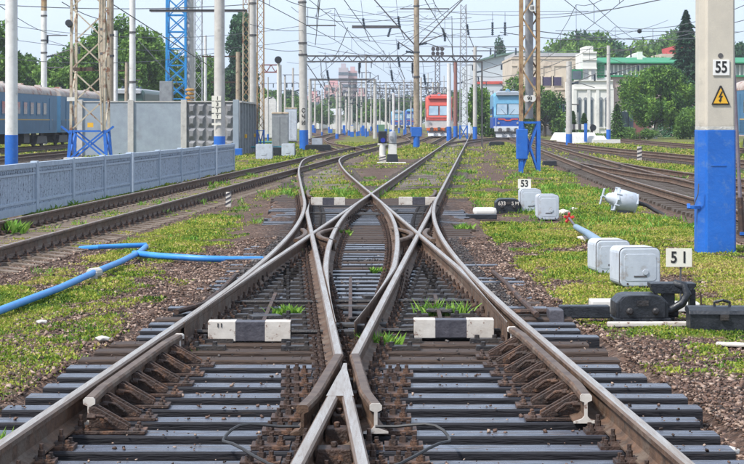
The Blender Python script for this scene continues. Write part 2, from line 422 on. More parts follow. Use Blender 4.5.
# ---------------------------------------------------------------- ground
def dist_track(tr, X, Y):
    f = np.interp(Y, [p[0] for p in tr], [p[1] for p in tr], left=1e3, right=1e3)
    return np.abs(X - f)
outLv = np.vectorize(outL); outRv = np.vectorize(outR)
def fields(X, Y):
    """grass cover 0..1, oily 0..1, height"""
    X = np.asarray(X, dtype=float); Y = np.asarray(Y, dtype=float)
    n1 = fbm(X * 0.55 + 3, Y * 0.32, 1); n2 = fbm(X * 2.1, Y * 1.3, 5); n3 = fbm(X * 0.2, Y * 0.06, 9)
    g = 0.60 + 0.85 * (n1 - 0.5) * 2 + 0.85 * (n2 - 0.5) * 2
    n4 = fbm(X * 4.5, Y * 3.2, 23, 2)
    g = g + 0.9 * (n4 - 0.5)
    g = np.clip(g, 0, 1)
    Yc = np.clip(Y, 3, 46)
    L = outLv(Yc); Rr = outRv(Yc)
    dl = L - X; dr = X - Rr
    inx = (dl < 0.75) & (dr < 0.85) & (Y < 44.3)
    # gravel shoulders beside the crossing
    nsh = fbm(X * 0.9, Y * 0.5, 14)
    shl = np.clip((dl - 0.7 - 1.0 * nsh * np.clip((34 - Y) / 16, 0.1, 1.1)) * 1.2, 0, 1)
    shr = np.clip((dr - 0.68 - 0.6 * nsh * np.clip((24 - Y) / 8, 0.25, 1.2)) * 1.6, 0, 1)
    near = Y < 45
    shl = np.maximum(shl, .50 * np.clip((dl - .45) * 2, 0, 1)); shr = np.maximum(shr, .66 * np.clip((dr - .5) * 2, 0, 1))
    g = np.where(near, g * np.where(X < (L + Rr) / 2, shl, shr), g)
    g = np.where(inx, 0, g)
    # a green strip just beyond the crossing, then grey gravel between the rails
    far = Y >= 44.3
    t1 = np.interp(Y, [p[0] for p in TR_1], [p[1] for p in TR_1]); t2 = np.interp(Y, [p[0] for p in TR_2], [p[1] for p in TR_2])
    d1 = np.abs(X - t1); d2 = np.abs(X - t2)
    strip = np.clip(1 - np.abs(Y - 48) / 3.4, 0, 1)
    inn = ((d1 < 0.95) | ((d2 < 0.95) & (Y < 96))) & far
    g = np.where(inn, np.clip(strip * 2.6 * (0.5 + n2), 0, 1) * 0.9 + 0.75 * np.clip((n4 + n2 - 1.06) * 5, 0, 1), g)
    mid = far & (X > t2 + 0.9) & (X < t1 - 0.9) & (Y < 100)
    g = np.where(mid, np.clip(strip * 1.6 + (n1 - 0.44) * 2.6 + (n4 - .5) * 1.2, 0, 1) * 0.8, g)
    sw_ = np.clip(1.2 - np.abs(X - t1 - 2.0 - (n1 - .5) * 3) / 1.5, 0, 1) * np.clip((Y - 54) / 8, 0, 1)
    g = np.where(far, g * (1 - sw_ * np.clip(1.3 - n4, 0, 1)), g)
    for tr, w, keep in ((TR_L, 1.25, 0.45), (TR_P, 1.4, 0.2), (TR_Q, 1.4, 0.15), (TR_S, 1.6, 0.15), (TR_T, 1.6, 0.15), (TR_U, 1.5, 0.1),
                        (TR_R, 1.5, 0.2), (TR_V, 1.7, 0.1), (TR_W, 1.7, 0.1), (TR_F, 1.5, 0.2), (TR_G, 1.5, 0.2), (TR_H, 1.5, 0.2)):
        d = dist_track(tr, X, Y)
        k = np.clip((d - w) * 1.5, 0, 1)
        tuft = np.clip((n2 - 0.53) * 6, 0, 1) * keep * 3 * np.clip(1.5 - d, 0, 1)
        g = g * k + tuft * (1 - k)
    g = np.where(Y > 130, np.clip(g * 1.25, 0, 1), g)
    dn = np.minimum(d1, np.where(Y < 96, d2, 99)); pale = np.where(far, np.clip(1.55 - dn / 1.1 + (n2 - .5) * 1.6, 0, 1), 0.0) * np.clip((Y - 49) / 4, 0, 1) * (.45 + .8 * (n1 - .2))
    fields.pale = np.clip(pale, 0, 1)
    oil = np.clip(1 - np.maximum(L - 0.1 - X, X - Rr - 0.1) * 2, 0, 1) * np.clip((Y - 13.5) / 2, 0, 1) * np.clip((43 - Y) / 2, 0, 1)
    oil = np.clip(oil * (0.55 + 0.9 * n1), 0, 1)
    g = np.where(Y > 100, np.clip(g * 1.2, 0, 1), g)
    h = -0.045 - 0.028 * (1 - g) + 0.03 * (n2 - 0.5) + 0.05 * (n3 - 0.5)
    nb = fbm(X * 1.4 + 7, Y * 1.1, 131, 3)
    deep = np.clip((Y - 15.2) / 1.5, 0, 1)
    hin = -0.13 + deep * (0.075 + 0.15 * (nb - 0.5))
    outer_ = (np.maximum(dl, dr) > 0.05)
    hin = np.where(outer_, -0.13 + np.clip((Y - 16.5) / 3, 0, 1) * (0.125 + 0.16 * (nb - 0.5)), hin)
    h = np.where(inx, hin + 0.015 * (n2 - 0.5), h)
    h = np.where(inn, -0.012 + 0.07 * (nb - 0.5), h)
    edge = near & ~inx & ((dl < 1.6) | (dr < 1.6)) & (dl > -1) & (dr > -1)
    kk = np.clip((np.maximum(dl, dr) - 0.75) / 0.8, 0, 1)
    h = np.where(near & ~inx, h * kk + (-0.075 + 0.02 * (n2 - 0.5)) * (1 - kk), h)
    dL = dist_track(TR_L, X, Y)
    h = np.where(dL < 1.4, -0.05 + 0.02 * (n2 - 0.5), h)
    return g, oil, h

def axis(segs):
    out = []
    for a, b, s in segs: out.append(np.arange(a, b, s))
    return np.concatenate(out)
def grow(a, sgn, s0, k, lim):
    r = []; x = a; s = s0
    while abs(x) < lim: x += sgn * s; s *= k; r.append(x)
    return r
gx = np.array(sorted(grow(-9, -1, 0.4, 1.12, 4200)) + list(np.arange(-9, 11, 0.11)) + grow(10.95, 1, 0.4, 1.12, 4200))
gy = np.array([-4000, -1500, -500, -150, -50, -20, -8, -2, 2, 5] + list(np.arange(7, 52, 0.14)) + list(np.arange(52, 130, 0.6)) + grow(130, 1, 1.2, 1.04, 6500))
GX, GY = np.meshgrid(gx, gy)
G, OIL, H = fields(GX, GY); PALE = fields.pale
H = np.where(GY > 260, H - 0.1, H)
nx, ny = len(gx), len(gy)
V = np.stack([GX.ravel(), GY.ravel(), H.ravel()], 1)
ii, jj = np.meshgrid(np.arange(nx - 1), np.arange(ny - 1))
a0 = (jj * nx + ii).ravel()
Fq = np.stack([a0, a0 + 1, a0 + nx + 1, a0 + nx], 1)

def ground_mat():
    m = bpy.data.materials.new('ground_grass_and_ballast'); m.use_nodes = True
    n = m.node_tree.nodes; l = m.node_tree.links; b = n['Principled BSDF']
    geo = n.new('ShaderNodeNewGeometry')
    def noise(sc, det=5, rough=0.6, vec=None):
        z = n.new('ShaderNodeTexNoise'); z.inputs['Scale'].default_value = sc; z.inputs['Detail'].default_value = det; z.inputs['Roughness'].default_value = rough
        l.new(vec or geo.outputs['Position'], z.inputs['Vector']); return z.outputs['Fac']
    def ramp(src, *st):
        c = n.new('ShaderNodeValToRGB'); e = c.color_ramp.elements
        while len(e) < len(st): e.new(0.5)
        for k, (p, cc) in enumerate(st): e[k].position = p; e[k].color = (*cc, 1)
        l.new(src, c.inputs['Fac']); return c.outputs['Color']
    def mix(f, a, c, t='MIX'):
        x = n.new('ShaderNodeMixRGB'); x.blend_type = t
        if isinstance(f, float): x.inputs[0].default_value = f
        else: l.new(f, x.inputs[0])
        l.new(a, x.inputs[1]); l.new(c, x.inputs[2]); return x.outputs['Color']
    vo = n.new('ShaderNodeTexVoronoi'); vo.inputs['Scale'].default_value = 26; l.new(geo.outputs['Position'], vo.inputs['Vector'])
    sep = n.new('ShaderNodeSeparateColor'); l.new(vo.outputs['Color'], sep.inputs[0])
    stone = ramp(sep.outputs[0], (0.0, (0.018, 0.011, 0.008)), (0.35, (0.075, 0.040, 0.027)), (0.7, (0.15, 0.092, 0.067)), (1.0, (0.26, 0.19, 0.15)))
    oilc = ramp(sep.outputs[1], (0.0, (0.010, 0.010, 0.012)), (0.6, (0.028, 0.025, 0.028)), (1.0, (0.07, 0.06, 0.06)))
    dust = ramp(noise(1.1, 6), (0.35, (0.045, 0.026, 0.018)), (0.65, (0.16, 0.10, 0.072)))
    stone = mix(0.35, stone, dust)
    ga = n.new('ShaderNodeAttribute'); ga.attribute_name = 'grass'
    oa = n.new('ShaderNodeAttribute'); oa.attribute_name = 'oil'
    stone = mix(oa.outputs['Fac'], stone, oilc)
    pa = n.new('ShaderNodeAttribute'); pa.attribute_name = 'pale'
    stone = mix(pa.outputs['Fac'], stone, ramp(sep.outputs[2], (0.0, (0.09, 0.07, 0.055)), (0.5, (0.21, 0.18, 0.15)), (1.0, (0.36, 0.33, 0.29))))
    gr = ramp(noise(34, 4, 0.7), (0.34, (0.025, 0.022, 0.010)), (0.5, (0.10, 0.115, 0.022)), (0.66, (0.33, 0.32, 0.07)))
    gr2 = ramp(noise(1.4, 5), (0.35, (0.07, 0.12, 0.018)), (0.65, (0.24, 0.22, 0.05)))
    gr = mix(0.45, gr, gr2)
    md = n.new('ShaderNodeMath'); md.operation = 'ADD'
    mm = n.new('ShaderNodeMath'); mm.operation = 'MULTIPLY_ADD'; mm.inputs[1].default_value = 0.9; mm.inputs[2].default_value = -0.45
    l.new(noise(9, 6, 0.75), mm.inputs[0]); l.new(mm.outputs[0], md.inputs[0]); l.new(ga.outputs['Fac'], md.inputs[1])
    mr = n.new('ShaderNodeMapRange'); mr.inputs[1].default_value = 0.36; mr.inputs[2].default_value = 0.62; l.new(md.outputs[0], mr.inputs[0])
    l.new(mix(mr.outputs[0], stone, gr), b.inputs['Base Color'])
    b.inputs['Roughness'].default_value = 0.85
    b.inputs['Specular IOR Level'].default_value = 0.25
    bp = n.new('ShaderNodeBump'); bp.inputs['Strength'].default_value = 0.9; bp.inputs['Distance'].default_value = 0.03
    iv = n.new('ShaderNodeMath'); iv.operation = 'MULTIPLY_ADD'; iv.inputs[1].default_value = -1.2; l.new(vo.outputs['Distance'], iv.inputs[0]); l.new(noise(50, 3), iv.inputs[2])
    l.new(iv.outputs[0], bp.inputs['Height']); l.new(bp.outputs['Normal'], b.inputs['Normal'])
    return m
gnd = np_mesh('ground', V, Fq, ground_mat(), attrs={'grass': G.ravel(), 'oil': OIL.ravel(), 'pale': PALE.ravel()}, smooth=True)
struct(gnd)

# ---------------------------------------------------------------- rails
def rail_profile(h=0.18, w=1.0):
    r = [(0.075, 0.0), (0.075, 0.011), (0.024, 0.028), (0.010, 0.045), (0.010, 0.128), (0.036, 0.140), (0.0365, 0.167), (0.025, 0.1795)]
    r = [(x * w, z * h / 0.18) for x, z in r]
    return r + [(-x, z) for x, z in r[::-1]]
PROF = rail_profile()
TOPF = {6, 7, 8}
def rail_mb(path, zb=0.02, prof=PROF, ws=None, white0=False, white1=False, mb=None, zs=None):
    """path: (x, y) list; ws: width factor per point"""
    mb = mb or MB()
    n = len(prof); vs = []; fs = []; ms = []
    P = [Vector((p[0], p[1], 0)) for p in path]
    for i, p in enumerate(P):
        d = (P[min(i + 1, len(P) - 1)] - P[max(i - 1, 0)]).normalized(); a = Vector((d.y, -d.x, 0))
        w = ws[i] if ws is not None else 1.0
        for (x, z) in prof:
            q = p + a * x * w
            vs.append((q.x, q.y, zb + z + (zs[i] if zs is not None else 0)))
    for i in range(len(P) - 1):
        for k in range(n):
            k2 = (k + 1) % n
            fs.append((i * n + k, (i + 1) * n + k, (i + 1) * n + k2, i * n + k2))
            m = 1 if k == 7 else (3 if k in TOPF and not white0 and not white1 else 0)
            if (white0 and i == 0) or (white1 and i == len(P) - 2): m = 2
            ms.append(m)
    fs.append(tuple(range(n))); ms.append(2 if white0 else 0)
    fs.append(tuple(range(len(P) * n - 1, (len(P) - 1) * n - 1, -1))); ms.append(2 if white1 else 0)
    o = len(mb.v); mb.v.extend(vs); mb.f.extend([tuple(q + o for q in f) for f in fs]); mb.m.extend(ms)
    return mb
M_EDGE = mat('rail_head_edge', (0.20, 0.135, 0.095), (0.11, 0.07, 0.047), rough=0.5, metal=0.3, scale=5, stretch=(6, 1, 6))
RM = [M_RUST, M_RUN, M_WPAINT, M_EDGE]
RMO = [M_RUST, M_RUNOLD, M_WPAINT, M_RUST]
RM2 = [M_RUST, mat('dull_rail_top', (.08, .052, .038), (.14, .10, .075), rough=.6, metal=.2, scale=6, c3=(.07, .045, .035), s3=5), M_WPAINT, M_RUST]
def fpath(f, y0, y1, st=0.5):
    ys = list(np.arange(y0, y1, st)) + [y1]
    return [(float(f(y)), float(y)) for y in ys]
def off_path(tr, off, y0=None, y1=None):
    pts = [p for p in tr if (y0 is None or p[0] >= y0) and (y1 is None or p[0] <= y1)]
    out = []
    for i, (y, x) in enumerate(pts):
        a = pts[max(i - 1, 0)]; b = pts[min(i + 1, len(pts) - 1)]
        d = Vector((b[1] - a[1], b[0] - a[0], 0)).normalized()
        out.append((x + d.y * off, y - d.x * off))
    return out

def plate_mb(w=0.36, l=0.15, bolts=2, screw=True, arm=False):
    """base plate under a rail with its clips and bolt heads; x is across the rail"""
    m = MB()
    m.box(0, 0, 0, w, l, 0.022, 0)
    for s in (-1, 1):
        m.box(s * 0.088, 0, 0.02, 0.06, l * 0.62, 0.022, 0, top=0.8)
        m.lathe([(0.019, 0), (0.019, 0.04), (0.012, 0.042), (0.012, 0.075)], (s * 0.10, 0, 0.035), n=6, mi=0)
        for t in ((-1, 1) if screw else (0,)):
            m.lathe([(0.024, 0), (0.022, 0.012), (0.013, 0.014), (0.013, 0.036)], (s * (w / 2 - 0.035), t * (l / 2 - 0.03), 0.02), n=6, mi=0)
    return m

def track(name, tr, label, y0=None, y1=None, smat=None, swidth=0.24, slen=2.7, pitch=0.545, ysl=150, zoff=0.0, plates=0, sl_y0=None, cat='railway track', dz=0.0):
    pts = [p for p in tr if (y0 is None or p[0] >= y0) and (y1 is None or p[0] <= y1)]
    root = thing(name, label, cat, (0, 0, 0))
    for s in (-1, 1):
        rail_mb(off_path(pts, s * GA / 2), 0.02 + dz).build('rail', RM if dz == -0.003 and ysl == 85 or pitch == 0.6 else RMO, root, fixn=False)
    pl = []
    y = (sl_y0 or pts[0][0]) + 0.2
    rr = random.Random(len(tr) * 7 + int(abs(tr[0][1]) * 10))
    while y < min(ysl, pts[-1][0]):
        x = np.interp(y, [p[0] for p in pts], [p[1] for p in pts]); x2 = np.interp(y + 1, [p[0] for p in pts], [p[1] for p in pts])
        a = -math.atan(x2 - x)
        pl.append((x + rr.uniform(-.03, .03), y, -0.155 + zoff + rr.uniform(-.006, .006), a + rr.uniform(-.012, .012)))
        y += pitch
    mb = MB()
    if smat is M_SLPC:
        # concrete sleeper: low waist, raised rail seats
        for (xa, xb, za, zb) in ((-1.35, -1.0, .115, .145), (-1.0, -.5, .155, .155), (-.5, .5, .135, .135), (.5, 1.0, .155, .155), (1.0, 1.35, .145, .115)):
            vs = []
            for (x, z) in ((xa, za), (xb, zb)):
                vs += [(x, -.13, 0), (x, .13, 0), (x, .10, z), (x, -.10, z)]
            mb.add(vs, [(0, 1, 2, 3), (7, 6, 5, 4), (0, 4, 5, 1), (1, 5, 6, 2), (2, 6, 7, 3), (3, 7, 4, 0)])
    else:
        mb.box(0, 0, 0, slen, swidth, 0.155, top=0.995, topy=0.93)
    repeat_parts('sleeper', mb, smat, pl, root)
    if plates:
        pp = []
        for (x, y, z, a) in pl:
            if y > plates: break
            for s in (-1, 1):
                xx = np.interp(y, [p[0] for p in pts], [p[1] for p in pts])
                pp.append((xx + s * GA / 2, y, -0.002 + dz, a))
        if pp: repeat_parts('rail_plate', plate_mb(), M_RUST2, pp, root, limit=100)
    return root

track('railway_track', TR_L, 'rusty track on pale concrete sleepers running along the low grey fence', smat=M_SLPC, plates=60, ysl=190)
track('railway_track', TR_1, 'straight track leaving the far end of the crossing to the right', smat=M_OLDT, zoff=-0.012, ysl=130, sl_y0=46, pitch=0.6)
track('railway_track', TR_2, 'short connecting track leaving the crossing to the left to join the fence side track', smat=M_OLDT, zoff=-0.018, ysl=85, sl_y0=46.3, pitch=0.6, dz=-0.003)
track('railway_track', TR_P, 'curved rusty track nearest on the right side of the grass', smat=M_OLDT, ysl=150, y0=8)
track('railway_track', TR_Q, 'track branching off the curved right hand track toward the right edge', smat=M_OLDT, ysl=86, zoff=-0.006, dz=-0.003)
track('railway_track', TR_S, 'track behind the small striped post on the right', smat=M_OLDT, ysl=150)
track('railway_track', TR_T, 'farthest track on the right, in front of the round tree', smat=M_OLDT, ysl=140)
track('railway_track', TR_U, 'branch track curving right toward the blue and white locomotive', ysl=150, smat=M_OLDT, dz=-0.003)
track('railway_track', TR_R, 'track the red and grey locomotive stands on', ysl=140, smat=M_OLDT, dz=-0.006)
track('railway_track', TR_V, 'track under the blue passenger carriage behind the wall', ysl=140, smat=M_OLDT)
track('railway_track', TR_W, 'track in front of the blue passenger carriage at the left edge', ysl=140, smat=M_OLDT)
track('railway_track', TR_F, 'yard track bending left past the lettered pole', ysl=150, smat=M_OLDT, dz=-0.004)
track('railway_track', TR_G, 'yard track toward the two distant blue locomotives', ysl=150, smat=M_OLDT, dz=-0.005)
track('railway_track', TR_H, 'far yard track running off below the distant pink tower blocks', ysl=150, smat=M_OLDT, dz=-0.007)

# ---------------------------------------------------------------- the double slip crossing
X = thing('double_slip_crossing', 'large double slip crossing of bright worn rails on wet black timber sleepers filling the foreground', 'rail crossing')
# sleepers: each as long as the rails above it need
ys = np.arange(6.07, 46, 0.505)
rr = random.Random(3)
SL = []
for i, y in enumerate(ys):
    l = outL(y) - 0.62 - (0.10 if (i // 5) % 2 else 0) + rr.uniform(-.05, .05)
    r = outR(y) + 0.62 + (0.08 if (i // 4) % 2 else 0) + rr.uniform(-.05, .05)
    if 13.6 < y < 24: l += 0.10
    SL.append((l, r, float(y) + rr.uniform(-.012, .012), rr.uniform(-.004, .004)))
for i, (l, r, y, t) in enumerate(SL):
    m = MB()
    nseg = 6
    w = 0.235 + rr.uniform(-.012, .012)
    zt = [0.0 + rr.uniform(-.004, .002) for _ in range(nseg + 1)]
    for k in range(nseg + 1):
        x = l + (r - l) * k / nseg; dy = t * (k - 3)
        jf = rr.uniform(-.006, .006)
        m.v += [(x, y - w / 2 + dy + jf, -0.17), (x, y + w / 2 + dy, -0.17), (x, y + w / 2 + dy - .004, zt[k] - .008), (x, y + w / 2 + dy - .014, zt[k]), (x, y - w / 2 + dy + .016 + jf, zt[k]), (x, y - w / 2 + dy + .003 + jf, zt[k] - .012)]
    for k in range(nseg):
        for q in range(6):
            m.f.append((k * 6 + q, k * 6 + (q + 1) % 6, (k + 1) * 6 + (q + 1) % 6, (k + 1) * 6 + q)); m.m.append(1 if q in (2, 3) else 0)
    m.f += [tuple(range(5, -1, -1)), tuple(nseg * 6 + q for q in range(6))]; m.m += [0, 0]
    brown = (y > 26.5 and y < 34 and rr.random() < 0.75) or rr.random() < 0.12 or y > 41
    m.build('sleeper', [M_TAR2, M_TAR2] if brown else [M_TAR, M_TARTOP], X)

def xrail(name, f, y0, y1, dz=0.0, st=0.5, **k):
    return rail_mb(fpath(f, y0, y1, st), 0.02 + dz, **k).build(name, RM, X, fixn=False)
KT = 12.1                # the near frog's theoretical point
xrail('stock_rail', outL, 5, 46.2)
xrail('stock_rail', outR, 5, 46.2)
def blade(base, other, side, ya, yb, ytip, dz, opening=0.0):
    """a rail that thins to a blade where it meets the stock rail `other`; side: on which side of it the blade lies"""
    ys_ = list(np.arange(ya, yb, 0.35)) + [yb]
    pth = []; ws = []
    for y in ys_:
        xb = float(base(y)); xo = float(other(y)); s = abs(y - ytip)
        op = opening * max(0, 1 - s / 6.5) ** 1.5
        inner = xo + side * 0.0385
        if side > 0: e1 = xb + 0.036; e0 = max(xb - 0.036, inner)
        else: e1 = min(xb + 0.036, inner); e0 = xb - 0.036
        w = max(e1 - e0, 0.006); c = (e0 + e1) / 2
        pth.append((c + side * op, y)); ws.append(w / 0.072)
    return rail_mb(pth, 0.02 + dz, ws=ws, prof=[(max(-.045, min(.045, x)), z) for x, z in PROF]).build('switch_blade', RM, X, fixn=False)
E = 0.25
blade(LA, SLo, 1, Y0 + E, Y0 + 7, Y0, 0.0)
xrail('diagonal_rail', LA, Y0 + 7, 46.2, 0.0)
blade(LB, SRo, -1, Y0 + E, Y0 + 7, Y0, 0.0025, 0.10)
xrail('diagonal_rail', LB, Y0 + 7, 46.2, 0.0025)
blade(LD, SLo, 1, Y1 - 7, Y1 - E, Y1, 0.0012, 0.10)
xrail('diagonal_rail', LD, 13.3, Y1 - 7, 0.0012)
blade(LC, SRo, -1, Y1 - 7, Y1 - E, Y1, -0.0012)
xrail('diagonal_rail', LC, 13.3, Y1 - 7, -0.0012)
SRi = lambda y: SRo(y) - GA
SLi = lambda y: SLo(y) + GA
blade(SRi, LD, 1, Y0 + E, Y0 + 7, Y0, 0.004)
xrail('slip_rail', SRi, Y0 + 7, Y1 - 7, 0.004)
blade(SRi, LA, 1, Y1 - 7, Y1 - E, Y1, 0.004)
blade(SLi, LC, -1, Y0 + E, Y0 + 7, Y0, 0.005, 0.11)
xrail('slip_rail', SLi, Y0 + 7, Y1 - 7, 0.005)
blade(SLi, LB, -1, Y1 - 7, Y1 - E, Y1, 0.005)

# near frog: V nose, two legs, two wing rails, spacer blocks
fr = MB()
nose = []
YT = 12.85
for y in (YT, 12.5, 12.1, 11.6, 11.2): nose.append((float(min(LC(y), LD(y)) - .036) if y < KT else float((LC(y) - .036)), y))
yl = [12.1, 11.7, 11.25]
left = [(float(min(LC(y) - .036, (LC(y) + LD(y)) / 2 - .012)), y) for y in (YT, 12.5, 12.1, 11.7, 11.25)]
right = [(float(max(LD(y) + .036, (LC(y) + LD(y)) / 2 + .012)), y) for y in (YT, 12.5, 12.1, 11.7, 11.25)]
poly = left + [(float((LC(11.25) + LD(11.25)) / 2 + .006), 11.25), (float((LC(11.5) + LD(11.5)) / 2), 11.5), (float((LC(11.25) + LD(11.25)) / 2 - .006), 11.25)] if False else left + right[::-1]
n = len(poly)
vs = [(x, y, 0.04) for x, y in poly]
for (x, y) in poly: vs.append((x, y, 0.205 - 0.010 * max(0, (y - 12.2)) / .65))
fs = [tuple(range(n - 1, -1, -1))] + [(i, (i + 1) % n, n + (i + 1) % n, n + i) for i in range(n)]
fr.add(vs, fs, 0); fr.f.append(tuple(range(n, 2 * n))); fr.m.append(1)
frog = fr.build('frog', RM, X)
rail_mb(fpath(LC, 5, 11.42), 0.0245).build('frog_leg', RM, X, fixn=False)
rail_mb(fpath(LD, 5, 11.42), 0.0265).build('frog_leg', RM, X, fixn=False)
TZ = 0
def wingL(y):
    return float(LC(y) - .118) if y > 11.4 else float(LC(y) - .118 - (11.4 - y) * .06)
def wingR(y):
    return float(LD(y) + .118) if y > 11.5 else float(LD(y) + .118 + (11.5 - y) * .07)
zw = lambda y: 0.0
rail_mb([(wingL(y), y) for y in np.arange(10.9, 13.2, .2)] + [(float(LD(13.32)), 13.32)], 0.022, white0=False).build('wing_rail', RM2, X, fixn=False)
rail_mb([(wingR(10.95), 10.95), (wingR(10.96), 10.96)] + [(wingR(y), y) for y in np.arange(11.15, 13.2, .2)] + [(float(LC(13.32)), 13.32)], 0.024, white0=True).build('wing_rail', RM2, X, fixn=False)
for y in (11.05, 10.55, 9.9, 9.1, 8.2):
    m = MB(); c = float((LC(y) + LD(y)) / 2); w = max(float(LD(y) - LC(y)) - .03, .04)
    m.box(c, y, 0.045, w, 0.16, 0.085, top=0.9); m.lathe([(0.02, 0), (0.02, 0.03)], (c, y, 0.13), n=6)
    m.build('spacer_block', M_RUST2, X, bevel=0.008)
for y in (12.6, 12.0, 11.4):
    for f in (wingL, wingR):
        m = MB(); s = -1 if f is wingL else 1
        m.box(f(y) - s * .06, y, 0.05, 0.05, .12, .07); m.build('spacer_block', M_RUST2, X)
# bond wires looping out beside the frog
for s, x0 in ((-1, -0.40), (1, 0.0)):
    pts = []
    for k in range(15):
        t = k / 14
        pts.append((x0 + s * 0.42 * math.sin(math.pi * t) ** 0.8 + s * .02, 10.75 - 1.1 * t + .25 * math.sin(math.pi * t), 0.05 + 0.04 * math.sin(2 * math.pi * t) ** 2 + .05 * (1 - t)))
    MB().tube(pts, 0.009, 6).build('bond_wire', M_RUBBER, X, smooth=True)

# check rails with white ends and their braces
def check(side, ya, yb):
    base = LA if side > 0 else LB
    def f(y):
        d = 0.118
        if y < ya + .5: d += (ya + .5 - y) * .05
        if y > yb - .5: d += (y - yb + .5) * .05
        return float(base(y)) + side * d
    yy = [ya, ya + .012] + list(np.arange(ya + .25, yb - .1, .25)) + [yb - .06, yb]
    rail_mb([(f(y), y) for y in yy], 0.028, white0=True, white1=True).build('check_rail', RM2, X, fixn=False)
    # the guard web behind the head and the braces that hold it up
    for (l, r, y, t) in SL:
        if not (ya - .1 < y < yb + .1): continue
        x = f(min(max(y, ya), yb))
        m = MB()
        m.box(x + side * .17, y, 0.003, .36, .17, .02)
        for q in (-.055, .04):
            m.add([(x + side * .012, y + q, .04), (x + side * .25, y + q, .025), (x + side * .25, y + q, .05), (x + side * .05, y + q, .165), (x + side * .012, y + q, .165),
                   (x + side * .012, y + q + .016, .04), (x + side * .25, y + q + .016, .025), (x + side * .25, y + q + .016, .05), (x + side * .05, y + q + .016, .165), (x + side * .012, y + q + .016, .165)],
                  [(0, 1, 2, 3, 4), (9, 8, 7, 6, 5), (0, 5, 6, 1), (1, 6, 7, 2), (2, 7, 8, 3), (3, 8, 9, 4), (4, 9, 5, 0)])
        m.tube([(x + side * .008, y - .005, .10), (x + side * .075, y - .005, .10)], .021, 6)
        m.tube([(x + side * .008, y - .10, .11), (x + side * .06, y - .10, .11)], .018, 6)
        m.tube([(x + side * .02, y - .10, .125), (x + side * .1, y - .08, .11), (x + side * .16, y - .07, .06)], .012, 5)
        for q in (-.05, .05):
            m.lathe([(.026, 0), (.024, .015), (.014, .017), (.014, .04)], (x + side * .30, y + q, .02), n=6)
        m.lathe([(.026, 0), (.024, .03), (.014, .032), (.014, .06)], (x + side * .15, y, .03), n=6)
        m.build('check_rail_brace', M_RUST2, X, bevel=0.003, seg=1)
check(1, 11.15, 14.55)
check(-1, 11.3, 15.05)
# check rails at the far frog
for side, base in ((1, LD), (-1, LC)):
    pth = [(float(base(y)) + side * (.118 + .09 * max(0, 42.2 - y) + .09 * max(0, y - 45)), float(y)) for y in np.arange(41.6, 45.7, .4)]
    rail_mb(pth, 0.026).build('check_rail', RM2, X, fixn=False)
# short curved guard rails in the two side crossings
for s in (-1, 1):
    xc = float(LA(YC)) if s < 0 else float(LB(YC))
    for yo, sg in ((-.0, 1), ):
        pth = [(xc - s * (.10 + .30 * (t / 1.6) ** 2 * .9), YC + t) for t in np.linspace(-1.6, 1.6, 13)]
        rail_mb(pth, 0.024).build('guard_rail', RM2, X, fixn=False)
    pth = [(xc + s * (.10 + .10 * (t / 1.4) ** 2), YC + t) for t in np.linspace(-1.3, 1.3, 9)]
    rail_mb(pth, 0.021).build('guard_rail', RM2, X, fixn=False)

# base plates at every sleeper under every rail
pp = []
for (l, r, y, t) in SL:
    fs_ = [LA, LB] if y < Y0 else [outL, outR]
    if y < 12.3: fs_ = fs_ + [LC, LD]
    elif y < 13.2: fs_ = fs_ + [lambda q: LC(q) - .12, lambda q: LD(q) + .12]
    elif y < Y1: fs_ = fs_ + [LC, LD]
    if Y0 + 2 < y < 44: fs_ = fs_ + [LA, LB]
    if Y0 < y < Y1: fs_ = fs_ + [SLi, SRi]
    if y > Y1: fs_ = fs_ + [LC, LD]
    xs = sorted(float(f(y)) for f in fs_)
    last = -99
    for x in xs:
        if x - last < 0.14: continue
        pp.append((x, y + rr.uniform(-.01, .01), -0.001 + rr.uniform(0, .003), rr.uniform(-.03, .03))); last = x
repeat_parts('rail_plate', plate_mb(), M_RUST2, pp, X, limit=100)
# extra screw spikes and long rusty plates around the frog
ex = []
for (l, r, y, t) in SL:
    if y > 14 or y < 8.8: continue
    cl = float(min(LC(y), LD(y))); cr_ = float(max(LC(y), LD(y)))
    for sgn, x in ((-1, cl - .30), (1, cr_ + .30)):
        ex.append((x, y, 0.0, 0.0))
m = MB(); m.box(0, 0, .004, .22, .19, .022)
for a_, b_ in ((-.06, -.05), (.06, -.05), (0, .055)):
    m.lathe([(.026, 0), (.024, .03), (.014, .032), (.014, .055)], (a_, b_, .026), n=6)
repeat_parts('spike_plate', m, M_RUST2, ex, X)

# slide chairs: pairs of black ribs beside the blades
sc_ = []
for (l, r, y, t) in SL:
    for f, tip in ((SLo, Y0), (SRo, Y0), (LD, Y0), (LC, Y0), (SLo, Y1), (SRo, Y1)):
        if abs(y - tip) < 9.5 and Y0 - .4 < y < Y1:
            s = 1 if f in (SLo, LD) else -1
            if f in (LD, LC): s = -s
            sc_.append((float(f(y)) + s * .27, y + .03, .0, 0))
m = MB(); m.box(0, 0, 0, .30, .11, .034, top=.97); m.lathe([(.022, 0), (.02, .03)], (.06, 0, .034), n=6); m.lathe([(.022, 0), (.02, .03)], (-.09, 0, .034), n=6)
repeat_parts('slide_chair', m, M_IRON, sc_, X)
